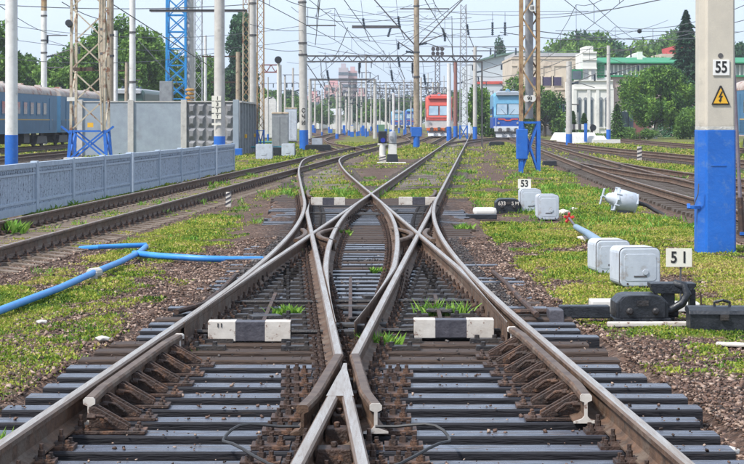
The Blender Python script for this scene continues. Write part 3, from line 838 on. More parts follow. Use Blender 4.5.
# stretcher rods that tie the blades together, and the long pull rods
def rod(pts, r=.02, name='switch_rod', mt=None, par=None):
    return MB().tube(pts, r, 7).build(name, mt or M_IRON, par or X, smooth=True)
for y, dz in ((15.95, .06), (18.7, .05), (36.9, .05), (39.9, .06)):
    rod([(outL(y) + .06, y, dz), (LD(y) - .06, y, dz)]); rod([(LC(y) + .06, y + .1, dz), (outR(y) - .06, y + .1, dz)])
    rod([(LD(y) + .07, y + .05, dz), (LC(y) - .07, y + .05, dz)])
for (x0, x1, ya, yb) in ((-0.98, -1.02, 16.2, 19.6), (0.62, 0.66, 16.2, 19.4), (-.2, -.25, 17.0, 21.5)):
    MB().bar((x0, ya, .05), (x1, yb, .05), .035, .03).build('pull_rod', M_RUST2, X)
    rod([(x0, ya, .06), (x0 + .12, ya - .15, .09), (x0 + .3, ya - .12, .06)], .016)
# cover plates lying over the rods inside the diamond
for (x, y, w, d, a) in ((-.12, 16.6, .55, .2, .05), (-.25, 18.2, .42, .16, -.12), (.05, 19.3, .3, .14, .2), (-.1, 36.4, .8, .2, .02), (-.35, 38.2, .5, .16, .5), (.3, 38.2, .5, .16, -.5),
                      (-1.0, 17.3, .3, .2, .3), (.66, 17.9, .26, .18, -.2)):
    MB().box(x, y, .036, w, d, .03, rz=a, top=.94).build('rod_cover', M_IRON, X, bevel=.006)
# the blade tip casting that stands open in the middle
m = MB(); m.box(float(SLi(15.75)) - .11, 15.72, .02, .075, .12, .13); m.box(float(SLi(15.75)) - .22, 15.78, .02, .14, .10, .07)
m.build('blade_lug', M_IRON, X, bevel=.008)

# clearance blocks: white, black, white
def block(xa, xb, y, z, h, label, cuts):
    w = xb - xa
    root = thing('marker_block', label, 'marker block', ((xa + xb) / 2, y, z), group='white and black blocks lying across the crossing')
    MB().box(0, 0, 0, w, .16, h).build('beam', M_KPAINT, root, bevel=.006)
    for (a, b) in cuts:
        mb = MB(); mb.box((a + b) / 2 * w - w / 2, 0, -.002, (b - a) * w, .166, h + .005)
        mb.build('white_band', M_WPAINT, root, bevel=.005)
    return root
b1 = block(-1.39, -0.69, 15.75, .012, .165, 'near left white and black marker block with a small dark mark, left of the frog', ((0, .335), (.69, 1.0)))
text_mesh('11', .045, M_INK, b1, (-.25, -.086, .135), (R(90), 0, 0), sx=1.3)
block(.36, 1.05, 16.0, .012, .155, 'near right white and black marker block with a wide dark middle, right of the frog', ((0, .27), (.66, 1.0)))
block(-1.36, -.60, 41.3, .012, .17, 'far left white and black marker block behind the left side crossing', ((0, .34), (.68, 1.0)))
block(.60, 1.45, 41.6, .012, .17, 'far right white and black marker block behind the right side crossing', ((0, .36), (.7, 1.0)))
# ---------------------------------------------------------------- loose stones and weeds (nobody could count them)
ico = bmesh.new(); bmesh.ops.create_icosphere(ico, subdivisions=1, radius=1.0)
ICV = np.array([v.co[:] for v in ico.verts]); ICF = np.array([[v.index for v in f.verts] for f in ico.faces]); ico.free()
# stones: a cube with cut corners reads as crushed rock at far lower cost
OCV = np.array([(-1, -.7, -.6), (.8, -1, -.7), (1, .8, -.5), (-.7, 1, -.7), (-.6, -.8, .6), (.9, -.5, .8), (.6, .7, .6), (-.9, .5, .7)])
OCF = np.array([(0, 3, 2, 1), (4, 5, 6, 7), (0, 1, 5, 4), (1, 2, 6, 5), (2, 3, 7, 6), (3, 0, 4, 7)])
def stone_mat(name, ramp_):
    m = bpy.data.materials.new(name); m.use_nodes = True
    n = m.node_tree.nodes; l = m.node_tree.links; b = n['Principled BSDF']
    a = n.new('ShaderNodeAttribute'); a.attribute_name = 'rnd'
    c = n.new('ShaderNodeValToRGB'); e = c.color_ramp.elements
    while len(e) < len(ramp_): e.new(.5)
    for k, (p, cc) in enumerate(ramp_): e[k].position = p; e[k].color = (*cc, 1)
    nz = n.new('ShaderNodeTexNoise'); nz.inputs['Scale'].default_value = 70; nz.inputs['Detail'].default_value = 3
    geo = n.new('ShaderNodeNewGeometry'); l.new(geo.outputs['Position'], nz.inputs['Vector'])
    ad = n.new('ShaderNodeMath'); ad.operation = 'MULTIPLY_ADD'; ad.inputs[1].default_value = .35
    l.new(nz.outputs['Fac'], ad.inputs[0]); l.new(a.outputs['Fac'], ad.inputs[2])
    sb = n.new('ShaderNodeMath'); sb.operation = 'SUBTRACT'; sb.inputs[1].default_value = .17; l.new(ad.outputs[0], sb.inputs[0])
    l.new(sb.outputs[0], c.inputs['Fac']); l.new(c.outputs['Color'], b.inputs['Base Color'])
    b.inputs['Roughness'].default_value = .7
    return m
def scatter_box(n, x0, x1, y0, y1):
    return rng.uniform(x0, x1, n), rng.uniform(y0, y1, n)
def stones(name, X_, Y_, Z_, S_, m):
    n = len(X_)
    a = rng.uniform(0, 2 * np.pi, n); c, s = np.cos(a), np.sin(a)
    sc = rng.uniform(.65, 1.25, (n, 3)) * S_[:, None]; sc[:, 2] *= .75
    J = OCV[None] + rng.uniform(-.28, .28, (n, 8, 3))
    P = J * sc[:, None, :]
    tl = rng.uniform(-.5, .5, n)
    Pz = P[..., 2] + P[..., 0] * tl[:, None]
    x = P[..., 0] * c[:, None] - P[..., 1] * s[:, None] + X_[:, None]; y = P[..., 0] * s[:, None] + P[..., 1] * c[:, None] + Y_[:, None]
    Vv = np.stack([x, y, Pz + Z_[:, None]], -1).reshape(-1, 3)
    Ff = (OCF[None] + (np.arange(n) * 8)[:, None, None]).reshape(-1, 4)
    rn = np.repeat(rng.uniform(0, 1, n), 8)
    return stuff(np_mesh(name, Vv, Ff, m, attrs={'rnd': rn}))
M_ST = stone_mat('crushed_stone_brown', [(0, (.016, .009, .006)), (.35, (.075, .038, .024)), (.7, (.17, .10, .072)), (1, (.38, .28, .22))])
M_STO = stone_mat('oily_stone', [(0, (.012, .011, .013)), (.5, (.04, .036, .04)), (.85, (.1, .085, .08)), (1, (.2, .18, .17))])
def in_sleeper(X_, Y_):
    k = (Y_ - 6.07) / .505
    return (np.abs(k - np.round(k)) * .505 < .12)
sx, sy = scatter_box(300000, -6.5, 6.5, 7.5, 30)
vis = np.abs(sx) < sy * .23 + .8
dens = np.clip(14 / sy, 0, 1) ** 1.4
g_, o_, h_ = fields(sx, sy)
inner = (sx > outLv(sy) - .6) & (sx < outRv(sy) + .62) & (sy < 46)
keep = vis & (rng.uniform(0, 1, len(sx)) < dens * np.where(inner, 1.0, np.clip(1.1 - g_ * 1.25, .12, 1)))
keep &= ~(inner & in_sleeper(sx, sy) & (h_ < -.004) & (rng.uniform(0, 1, len(sx)) > .055))
big = rng.uniform(0, 1, len(sx)) ** 3
sz = .008 + .016 * big
sz = np.where(in_sleeper(sx, sy) & inner, sz * .62, sz)
onsl = inner & in_sleeper(sx, sy)
zz = np.where(onsl, np.maximum(.008, h_ + .006), h_ + .006)
ok = keep & (o_ < .45) & ((sx > -4.2) | (sy > 20) )
stones('gravel', sx[keep & (o_ < .5)], sy[keep & (o_ < .5)], zz[keep & (o_ < .5)], sz[keep & (o_ < .5)], M_ST)
stones('oily_gravel', sx[keep & (o_ >= .5)], sy[keep & (o_ >= .5)], zz[keep & (o_ >= .5)], sz[keep & (o_ >= .5)], M_STO)

def leaf_mat(name, cols, sc=3.0, rough=.6, trans=.25, mid=.5):
    m = bpy.data.materials.new(name); m.use_nodes = True
    n = m.node_tree.nodes; l = m.node_tree.links; b = n['Principled BSDF']
    a = n.new('ShaderNodeAttribute'); a.attribute_name = 'rnd'
    c = n.new('ShaderNodeValToRGB'); e = c.color_ramp.elements
    while len(e) < len(cols): e.new(.5)
    for k, (p, cc) in enumerate(cols): e[k].position = p; e[k].color = (*cc, 1)
    l.new(a.outputs['Fac'], c.inputs['Fac']); l.new(c.outputs['Color'], b.inputs['Base Color'])
    b.inputs['Roughness'].default_value = rough; b.inputs['Specular IOR Level'].default_value = .3
    t = n.new('ShaderNodeBsdfTranslucent'); l.new(c.outputs['Color'], t.inputs['Color'])
    mx = n.new('ShaderNodeMixShader'); mx.inputs[0].default_value = trans
    l.new(b.outputs[0], mx.inputs[1]); l.new(t.outputs[0], mx.inputs[2])
    l.new(mx.outputs[0], n['Material Output'].inputs['Surface'])
    return m
M_GRASS = leaf_mat('weed_leaves', [(0, (.018, .05, .008)), (.3, (.09, .18, .018)), (.55, (.24, .32, .035)), (.8, (.42, .42, .07)), (1, (.44, .33, .14))], trans=.3)
M_LUSH = leaf_mat('lush_weed_leaves', [(0, (.04, .12, .015)), (.5, (.13, .29, .035)), (1, (.28, .44, .07))], trans=.3)
def blades(name, X_, Y_, Z_, hgt, nb, wid, m, hue=None, spread=.5, parent=None):
    n = len(X_)
    N = n * nb
    x = np.repeat(X_, nb) + rng.normal(0, 1, N) * np.repeat(hgt, nb) * spread; y = np.repeat(Y_, nb) + rng.normal(0, 1, N) * np.repeat(hgt, nb) * spread
    z = np.repeat(Z_, nb); h = np.repeat(hgt, nb) * rng.uniform(.35, 1.1, N)
    a = rng.uniform(0, 2 * np.pi, N); w = np.repeat(wid, nb) * rng.uniform(.6, 1.3, N) if hasattr(wid, '__len__') else wid * rng.uniform(.6, 1.3, N)
    le = rng.uniform(.2, 1.0, N) * h; la = rng.uniform(0, 2 * np.pi, N)
    wxx, wyy = np.cos(a) * w / 2, np.sin(a) * w / 2
    tx, ty = x + np.cos(la) * le, y + np.sin(la) * le
    mxx, myy = x + np.cos(la) * le * .45, y + np.sin(la) * le * .45
    V0 = np.stack([x - wxx * .4, y - wyy * .4, z], -1); 
    V1 = np.stack([mxx + wxx, myy + wyy, z + h * .6], -1); V3 = np.stack([mxx - wxx, myy - wyy, z + h * .6], -1)
    V2 = np.stack([tx, ty, z + h], -1)
    Vv = np.stack([V0, V1, V2, V3], 1).reshape(-1, 3)
    Ff = np.arange(N * 4).reshape(-1, 4)
    hu = np.repeat(hue, nb) if hue is not None else np.full(N, .5)
    rn = np.clip(hu + rng.normal(0, .2, N), 0, 1)
    return np_mesh(name, Vv, Ff, m, attrs={'rnd': np.repeat(rn, 4)}, parent=parent)
gxs, gys, gh = [], [], []
for (n, ya, yb, xa, xb, hh) in ((210000, 8, 20, -7, 7, .030), (290000, 20, 34, -11, 11, .036), (155000, 34, 55, -14, 15, .045), (110000, 55, 95, -22, 24, .075), (72000, 95, 170, -43, 43, .13)):
    x, y = scatter_box(n, xa, xb, ya, yb)
    k = np.abs(x) < y * .25 + 1.5
    x, y = x[k], y[k]
    g, o, h = fields(x, y)
    k = rng.uniform(0, 1, len(x)) < np.clip((g - .30) * 2.0, 0, .92)
    gxs.append(x[k]); gys.append(y[k]); gh.append(np.full(k.sum(), hh) * (0.7 + .6 * fbm(x[k] * 1.2, y[k] * .8, 40)))
gxs = np.concatenate(gxs); gys = np.concatenate(gys); gh = np.concatenate(gh)
_, _, gz = fields(gxs, gys)
hue = np.clip(.12 + .75 * fbm(gxs * .5, gys * .3, 61) + 1.0 * (fbm(gxs * 3, gys * 2, 77) - .4), 0, 1)
gh = gh * (.55 + 1.0 * fbm(gxs * 2.5, gys * 1.8, 91))
stuff(blades('low_weeds', gxs, gys, gz, gh, 3, gh * .62, M_GRASS, hue, spread=1.1))
# taller, greener weeds in loose clumps
cx, cy = scatter_box(5200, -14, 14, 9, 75)
k = np.abs(cx) < cy * .205 + .3
cx, cy = cx[k], cy[k]
g, o, h = fields(cx, cy)
cl = fbm(cx * .9, cy * .6, 88)
k = (g > .3) & (cl > .53)
cx, cy, h = cx[k], cy[k], h[k]
stuff(blades('green_weeds', cx, cy, h, rng.uniform(.06, .12, len(cx)) * np.clip(cy / 25, 1, 1.6), 16, .012 * np.clip(cy / 18, 1, 3), M_LUSH, np.full(len(cx), .55), spread=.6))

def weed(label, px, py, hgt, n=40, w=.03, z=-.06):
    p = wp(px, py, z)
    m = blades('weed', rng.normal(0, hgt * .35, n), rng.normal(0, hgt * .3, n), np.zeros(n), np.full(n, hgt), 7, w * 1.2, M_LUSH, rng.uniform(.4, .9, n), spread=.18)
    m.location = p
    tag(m, label, 'weed', 'weeds growing between the rails')
weed('leafy green weed growing behind the near left marker block', 288, 321, .15, 34, .03)
weed('bright green weed growing left of the blades inside the diamond', 344, 239, .16, 26, .035)
weed('green weed right beside the frog wing rail', 381, 353, .17, 26, .026)
weed('thin green weed behind the near right marker block, nearer its left end', 433, 320, .20, 12, .018)
weed('thin green weed behind the near right marker block, nearer its middle', 456, 321, .20, 12, .018)
weed('small green weed in the middle of the diamond near the open blade', 376, 276, .11, 14, .03)
weed('broad leaved weed against the rusty rail in front of the grey fence', 9, 238, .30, 40, .06, -.1)
weed('green weed at the foot of the left check rail', 187, 357, .08, 20, .02)
weed('low green weed on the sleepers left of the right check rail', 500, 357, .07, 20, .02)
weed('long grass tuft by the rail at the lower left corner', 4, 452, .14, 8, .012, 0)
weed('yellow green weed beside the left side crossing', 292, 259, .15, 22, .03)
weed('weed among the timbers right of the right side crossing', 462, 232, .16, 20, .03)

# ---------------------------------------------------------------- blue pipes in the grass on the left
PP = thing('blue_pipe', 'long bright blue pipe lying in the left grass with a branch toward the crossing', 'pipe')
def ppt(px, py, z): p = wp(px, py, z); return (p.x, p.y, p.z)
MB().tube([ppt(-30, 322, .02), ppt(20, 303, .02), ppt(60, 288, .03), ppt(93, 273, .035), ppt(120, 262, .03), ppt(140, 252, .02), ppt(146, 246.5, -.02)], .040, 14).build('main_pipe', M_PIPE, PP, smooth=True)
MB().tube([ppt(134, 253.5, .02), ppt(160, 256, .02), ppt(200, 258.4, .015), ppt(232, 259.5, -.005), ppt(262, 259.5, -.03)], .044, 14).build('branch_pipe', M_PIPE, PP, smooth=True)
MB().tube([ppt(80, 248.5, -.04), ppt(98, 247, .0), ppt(146, 245, .0)], .036, 12).build('rear_pipe', M_PIPE, PP, smooth=True)
p = wp(93, 273, .03)
MB().tube([(p.x - .03, p.y - .05, p.z), (p.x + .06, p.y + .1, p.z)], .062, 12).build('pipe_collar', M_CONC, PP, bevel=.01)
p = wp(93, 280, -.05)
MB().box(p.x, p.y, p.z, .1, .1, .1, rz=.3).build('pipe_support', M_CONC, PP, bevel=.01)

# ---------------------------------------------------------------- boxes, machines and signs on the right
def grey_box(px, py, w, h, label, d=.42, rz=0.0, latch=True, tilt=0.0):
    p = wp(px, py, -.05)
    t = thing('transformer_box', label, 'equipment box', (p.x, p.y + d / 2, p.z), rz, 'pale grey trackside equipment boxes')
    def rr_(w2, z0, z1, r):
        p = []
        for (cx, cz, a0) in ((w2 - r, z0 + r, -90), (w2 - r, z1 - r, 0), (-w2 + r, z1 - r, 90), (-w2 + r, z0 + r, 180)):
            for k in range(5): a = R(a0 + k * 22.5); p.append((cx + r * math.cos(a), cz + r * math.sin(a)))
        return p
    MB().prism_y(rr_(w * .48, .01, h, .07), -d / 2, d / 2).build('case', M_BOX, t, bevel=.012)
    MB().prism_y(rr_(w * .482, -.002, h + .003, .07), -d / 2 - .006, -d / 2 + .004).build('seam', M_DSTEEL, t)
    MB().prism_y(rr_(w * .47, .008, h - .008, .065), -d / 2 - .034, -d / 2 - .004).build('door', M_BOX, t, bevel=.014)
    MB().prism_y(rr_(w * .38, .07, h - .075, .045), -d / 2 - .038, -d / 2 - .03).build('door_panel', M_BOX, t, bevel=.004)
    MB().tube([(w * .12, -d / 2 - .03, h * .38), (w * .12, -d / 2 - .05, h * .38)], .035, 12).build('lock', M_BOX, t, bevel=.004)
    for q in (-.3, .3): MB().tube([(w * q, -d / 2 - .03, .04), (w * q, -d / 2 - .046, .04)], .012, 6).build('bolt', M_RUST2, t)
    MB().box(0, -d / 2 - .032, h * .25, w * .3, .02, .02).build('latch', M_DSTEEL, t)
    MB().box(0, 0, -.1, w * .7, d * .7, .14).build('foot', M_DSTEEL, t)
    for s in (-1, 1): MB().tube([(s * w * .43, -d / 2 - .02, h * .6), (s * w * .43, -d / 2 - .02, h * .72)], .012, 6).build('hinge', M_BOX, t)
    return t
grey_box(637, 287, .51, .46, 'nearest pale grey box, right of its twin and behind the black switch machine', rz=.14)
grey_box(610.5, 274, .46, .43, 'pale grey box half hidden by the nearest box, with a blue grey pipe behind it', rz=.14)
grey_box(548, 220, .43, .50, 'front pale grey box with dark rim, right of the number 53 machine', rz=.05)
grey_box(530.5, 212.5, .46, .50, 'plain pale box directly under the number 53 plate', rz=.05)

def plate_sign(px, py_top, py_bot, pyfoot, pw, text, label, Y=None, size=.15):
    f = wp(px, pyfoot, -.05)
    Yq = f.y
    z0, z1 = wz(py_bot, Yq), wz(py_top, Yq)
    w = pw * Yq / F
    t = thing('number_sign', label, 'number sign', (f.x, Yq, -.05), .0, 'numbered plates on short posts')
    MB().box(0, 0, z0 + .05, w, .012, z1 - z0).build('plate', M_SIGNW, t, bevel=.003)
    MB().bar((0.02, .015, -.05), (0.02, .015, z1 + .02), .018, .018).build('post', M_DSTEEL, t)
    text_mesh(text, size, M_INK, t, (0, -.009, (z0 + z1) / 2 + .05), (R(90), 0, 0), sx=.85)
    return t
plate_sign(679, 248.5, 267, 301, 26, '5 1', 'cream plate with the black number 51 above the bent pipe', size=.17)
plate_sign(524.5, 179, 188.5, 212, 13, '53', 'small cream plate with the black number 53 above the farther boxes', size=.20)

def machine(px, py, w, h, d, label, rz=0, far=False):
    p = wp(px, py, -.05)
    t = thing('switch_machine', label, 'switch machine', (p.x, p.y + d / 2, p.z), rz, 'black point machines beside the rails')
    m = MB()
    prof = [(-w / 2, 0), (w / 2, 0), (w / 2, h * .72), (w / 2 - .06, h * .95), (w / 2 - .12, h), (-w / 2 + .12, h), (-w / 2 + .06, h * .95), (-w / 2, h * .72)]
    m.prism_y(prof, -d / 2, d / 2); m.build('cover', M_BLACK, t, bevel=.012)
    MB().box(0, 0, -.03, w * 1.1, d * 1.08, .07).build('base', M_BLACK, t, bevel=.008)
    fr_ = MB(); fr_.prism_y([(x * .88, .04 + z * .85) for x, z in prof], -d / 2 - .014, -d / 2 + .01); fr_.build('front_panel', M_BLACK, t, bevel=.008)
    for s in (-1, 1):
        MB().lathe([(.0, 0), (.035, 0), (.035, .03), (.02, .045)], (s * w * .25, -d / 2 - .012, h * .42), n=10, axis='y').build('lock_knob', M_IRON, t)
    MB().box(0, -d / 2 - .02, h * .62, .11, .02, .05).build('name_tab', M_IRON, t)
    return t
mc = machine(642, 322.5, .50, .26, .40, 'black switch machine with rounded cover in front of the nearest pale box', rz=.02)
MB().tube([(.22, .02, .07), (.38, .0, .07)], .045, 10).build('shaft_cover', M_BLACK, mc)
mb_ = MB(); p0 = wp(556, 318, -.02)
mc2 = thing('rod_casing', 'long black channel casing running from the switch machine to the rail', 'casing', (p0.x, p0.y, -.05))
e = wp(612, 321, -.02)
MB().box((e.x - p0.x) / 2 + .02, .02, .03, (e.x - p0.x) - .02, .16, .12).build('casing', M_BLACK, mc2, bevel=.012)
MB().box(-.02, -.1, -.02, .15, .34, .15, top=.9).build('bracket', M_KPAINT, mc2, bevel=.01)
MB().tube([(-.45, .05, .08), (-.1, .05, .09), (.05, .04, .09)], .028, 8).build('drive_rod', M_RUST2, mc2, smooth=True)
MB().bar((-.62, -.05, .06), (.0, -.06, .06), .05, .02).build('drive_bar', M_IRON, mc2)
# long thin wooden lath and white slabs under the machines
def slab(name, px0, px1, py, d, h, m, label, cat, grp=None, bv=.012, z=-.05, rz=0):
    a = wp(px0, py, z); b = wp(px1, py, z)
    o = MB().box(0, d / 2, 0, b.x - a.x, d, h).build(name, m, None, ((a.x + b.x) / 2, a.y, z - .01), rz, bevel=bv)
    return tag(o, label, cat, grp)
slab('concrete_slab', 592, 616, 312, .30, .12, M_WHITE, 'whitewashed concrete slab end just left of the black switch machine', 'concrete slab')
slab('concrete_slab', 664, 700, 311, .25, .09, M_WHITE, 'whitewashed slab behind the bent black pipe', 'concrete slab')
slab('timber_lath', 608, 692, 326, .09, .045, M_WPAINT, 'thin pale lath lying in the grass in front of the switch machine', 'timber', rz=.02)
slab('concrete_slab', 474, 497, 215, .5, .15, M_WHITE, 'white rounded slab at the end of the number 53 machine', 'concrete slab', bv=.06)
slab('timber_lath', 716, 770, 346, .1, .03, M_WPAINT, 'pale lath lying in the grass at the right edge', 'timber', rz=-.25)

# black junction stand with bent pipe
p = wp(676, 321, -.05)
js = thing('cable_stand', 'black cable stand with flat top and thick bent pipe below the number 51', 'cable stand', (p.x, p.y, p.z))
MB().box(-.06, .12, .0, .12, .12, .30).build('post', M_BLACK, js, bevel=.008)
MB().prism_y([(-.24, .33), (-.2, .26), (.12, .26), (.2, .33), (.2, .36), (-.24, .36)], .02, .26).build('tray', M_BLACK, js, bevel=.008)
MB().tube([(-.35, .0, .10), (-.2, .0, .085), (-.06, .0, .1), (.06, .0, .17), (.11, .0, .26), (.08, .02, .34), (-.01, .06, .355)], .042, 12).build('bent_pipe', M_BLACK, js, smooth=True)
MB().box(.17, .1, .0, .06, .1, .3).build('bracket', M_BLACK, js, bevel=.006)
MB().tube([(.24, .0, -.02), (.245, 0, .13), (.235, 0, .28)], .009, 6).build('wire_stake', M_RUST2, js)

p = wp(721, 331, -.05)
kb = thing('cable_box', 'low black lidded cable box in the grass at the right edge', 'cable box', (p.x + .02, p.y + .18, p.z), -.05)
MB().box(0, 0, -.02, .58, .34, .17).build('box', M_BLACK, kb, bevel=.01)
MB().prism_x([(-.19, .15), (.19, .15), (.17, .185), (.08, .21), (-.08, .21), (-.17, .185)], -.30, .30).build('lid', M_BLACK, kb, bevel=.006)
MB().tube([(-.05, -.02, .21), (-.05, -.02, .25), (.02, -.05, .27), (.09, -.02, .25), (.09, -.02, .21)], .014, 8).build('lid_handle', M_BLACK, kb, smooth=True)
MB().box(.02, -.195, .10, .08, .02, .05).build('hasp', M_IRON, kb)

# the number 53 machine
m53 = machine(508, 213, .52, .30, .5, 'black switch machine with worn white lettering beside the number 53 boxes')
text_mesh('633', .11, M_WPAINT, m53, (-.13, -.272, .20), (R(90), 0, 0))
text_mesh('5 M', .10, M_WPAINT, m53, (.15, -.272, .20), (R(90), 0, 0))
slab('rod_casing', 466, 497, 219, .18, .10, M_BLACK, 'black rod cover leading from the number 53 machine to the rail', 'casing')

# the overturned junction head with its hose
p = wp(622, 214, -.05)
bl = thing('junction_head', 'grey cast junction head lying tipped on the grass with a black hose', 'junction head', (p.x, p.y, p.z + .28))
ax = Vector((1, 0.12, -.22)).normalized()
def along(t, dz=0): v = ax * t; return (v.x, v.y, v.z + dz)
MB().tube([along(-.13), along(-.11), along(.26), along(.29)], [.225, .235, .215, .19], 22).build('drum', M_BOX, bl, smooth=True)
for t, r_ in ((-.14, .27), (.28, .235)):
    m = MB(); m.tube([along(t - .018), along(t + .018)], r_, 6); m.build('flange', M_BOX, bl, bevel=.006)
up = Vector((0, 0, 1)); sd = ax.cross(up).normalized(); up2 = sd.cross(ax)
for k in range(6):
    a_ = k * math.pi / 3 + .52
    o_ = (sd * math.cos(a_) + up2 * math.sin(a_)) * .235
    MB().tube([Vector(along(-.19)) + o_, Vector(along(-.09)) + o_], .022, 6).build('flange_bolt', M_BOX, bl)
MB().tube([along(-.15), along(-.22), along(-.30), along(-.36)], [.16, .12, .105, .06], 14).build('neck', M_BOX, bl, smooth=True)
MB().tube([along(-.34), along(-.44)], .028, 8).build('spindle', M_BOX, bl)
hw = MB(); c_ = Vector(along(-.43)); hw.bar(c_ - up2 * .17 - sd * .05, c_ + up2 * .17 + sd * .05, .035, .035); hw.bar(c_ - sd * .1 - up2 * .02, c_ + sd * .1 + up2 * .02, .03, .03)
hw.build('hand_wheel', M_BOX, bl, bevel=.006)
MB().tube([along(.29, .03), along(.38, .02), (.52, .08, -.10), (.68, .06, -.2), (.84, .0, -.28), (.95, -.05, -.34)], [.055, .048, .042, .04, .04, .036], 10).build('hose', M_RUBBER, bl, smooth=True)
MB().box(.02, -.05, -.32, .3, .2, .12, top=.7).build('cradle', M_DSTEEL, bl)

# blue grey pipe end with the red valve
p = wp(585, 232, -.05)
vp = thing('valve_pipe', 'blue grey pipe rising from the grass toward a small red valve', 'pipe', (p.x, p.y, p.z))
q0 = wp(600, 243, .12) - p; q1 = wp(576, 227, .10) - p; q2 = wp(569, 218, .06) - p
MB().tube([q0, (q0 + q1) / 2 + Vector((0, 0, .02)), q1], [.075, .055, .05], 12).build('sleeve', mat('blue_grey_pipe', (.16, .24, .33), (.2, .28, .36), rough=.5), vp, smooth=True)
MB().tube([q1, q2], .02, 8).build('stem', M_DSTEEL, vp)
rv = MB()
for k in range(5):
    a_ = k * 2 * math.pi / 5 + .3
    rv.bar(q2, q2 + Vector((math.cos(a_) * .10, -.03, math.sin(a_) * .10)), .045, .05)
rv.build('red_valve_handle', M_RED, vp, bevel=.01)
# pale stones
def rock(px, py, r, label):
    p = wp(px, py, -.05)
    m = MB(); m.add([(v[0] * r * 1.5 * random.uniform(.8, 1.15), v[1] * r, v[2] * r * .55 * random.uniform(.8, 1.2)) for v in ICV], ICF.tolist())
    tag(m.build('rock', M_WPAINT if r > .06 else M_CONC, None, (p.x, p.y, p.z + r * .2), bevel=.006), label, 'rock', 'pale stones lying in the grass')
rock(587, 241, .14, 'large pale stone left of the blue grey pipe')
rock(563, 214, .13, 'flat whitish stone behind the front box near number 53')
rock(573, 210, .08, 'small whitish stone beside the red valve')
rock(41, 323, .045, 'small pale stone just right of the long blue pipe')
rock(102, 340, .05, 'pale pebble on the gravel near the left rail')
rock(730, 453, .05, 'pale lump at the sleeper end in the lower right corner')
rock(232, 343, .035, 'pebble beside the left marker block')

# short striped posts
def striped(px, pb, pt, label, w=.13):
    p = wp(px, pb, -.05); h = wz(pt, p.y) + .05
    t = thing('striped_post', label, 'marker post', p, 0, 'short black and white striped posts')
    MB().box(0, 0, 0, w, w, h, top=.92).build('post', M_WPAINT, t, bevel=.01)
    for k in range(3):
        z = h * (.12 + .3 * k)
        mb = MB()
        mb.add([(-w / 2 - .004, -w / 2 - .004, z), (w / 2 + .004, -w / 2 - .004, z + .07), (w / 2 + .004, -w / 2 - .004, z + .07 + h * .13), (-w / 2 - .004, -w / 2 - .004, z + h * .13),
                (-w / 2 - .004, w / 2 + .004, z), (w / 2 + .004, w / 2 + .004, z + .07), (w / 2 + .004, w / 2 + .004, z + .07 + h * .13), (-w / 2 - .004, w / 2 + .004, z + h * .13)],
               [(0, 1, 2, 3), (7, 6, 5, 4), (0, 4, 5, 1), (3, 2, 6, 7), (1, 5, 6, 2), (0, 3, 7, 4)])
        mb.build('black_stripe', M_KPAINT, t)
striped(228.5, 207, 192, 'short striped post on the grass between the fence side track and the crossing', .12)
striped(639.5, 160, 146.5, 'short striped post among the rusty tracks on the right', .22)
# rods lying by the rails
def loose_rod(pts, r, label, m=M_RUST2):
    P_ = [wp(a, b, c) for a, b, c in pts]
    o = MB().tube(P_, r, 8).build('iron_rod', m, None, smooth=True)
    tag(o, label, 'iron rod', 'long iron rods beside the rails')
loose_rod([(493, 272, .04), (507, 284, .05), (520, 299, .05), (537, 315, .04)], .028, 'rusty iron rod lying across sleeper ends right of the crossing')
loose_rod([(236, 275, .04), (222, 290, .05), (205, 304, .05), (176, 312, .03)], .03, 'rusty iron rod curving along sleeper ends left of the crossing')
p = wp(231, 342, 0)

# dwarf signals on their white slab
p = wp(390, 163, -.05); Yd = p.y
sb = slab('signal_slab', 377, 406, 163.5, .8, .06, M_WHITE, 'thin white slab under the two dwarf signals', 'concrete slab')
d1 = thing('dwarf_signal', 'dwarf signal with blue lens on a white mast with striped foot', 'signal', (wx(382.5, Yd), Yd + .3, 0), 0, 'dwarf signals in the middle of the yard')
MB().box(0, 0, .0, .34, .34, .30, top=.95).build('foot', M_WPAINT, d1, bevel=.01)
for k in range(2):
    MB().add([(-.17, -.172, .02 + k * .13), (.17, -.172, .11 + k * .13), (.17, -.172, .16 + k * .13), (-.17, -.172, .07 + k * .13), (-.17, -.165, .02 + k * .13), (.17, -.165, .11 + k * .13), (.17, -.165, .16 + k * .13), (-.17, -.165, .07 + k * .13)],
             [(0, 1, 2, 3), (7, 6, 5, 4), (0, 4, 5, 1), (3, 2, 6, 7), (1, 5, 6, 2), (0, 3, 7, 4)]).build('stripe', M_KPAINT, d1)
MB().tube([(0, 0, .3), (0, 0, .78)], .15, 10).build('mast', M_WHITE, d1, smooth=True)
MB().box(0, 0, .78, .46, .2, .09).build('head_plate', M_WHITE, d1, bevel=.01)
MB().box(0, .02, .87, .40, .26, .58).build('lamp_case', M_BLACK, d1, bevel=.05)
MB().tube([(0.02, -.12, 1.02), (0.02, -.30, 1.02)], .13, 14).build('lamp_hood', M_BLACK, d1)
MB().tube([(0.02, -.29, 1.02), (0.02, -.31, 1.02)], .115, 14).build('blue_lens', mat('blue_lens', (.02, .04, .35), (.02, .03, .25), rough=.1), d1)
d2 = thing('dwarf_signal', 'dwarf signal with grey round head on a white box and black foot', 'signal', (wx(392.5, Yd), Yd + .3, 0), 0, 'dwarf signals in the middle of the yard')
MB().box(0, 0, .0, .56, .4, .36, top=.85).build('foot', M_BLACK, d2, bevel=.02)
MB().box(0, 0, .36, .40, .34, .48).build('box', M_WHITE, d2, bevel=.02)
MB().lathe([(.10, .84), (.19, .88), (.20, 1.25), (.15, 1.40), (.03, 1.45)], n=16).build('head', M_GALV, d2, smooth=True)
MB().tube([(-.05, -.18, 1.13), (-.05, -.3, 1.13)], .09, 12).build('lamp_hood', M_GREYM, d2)

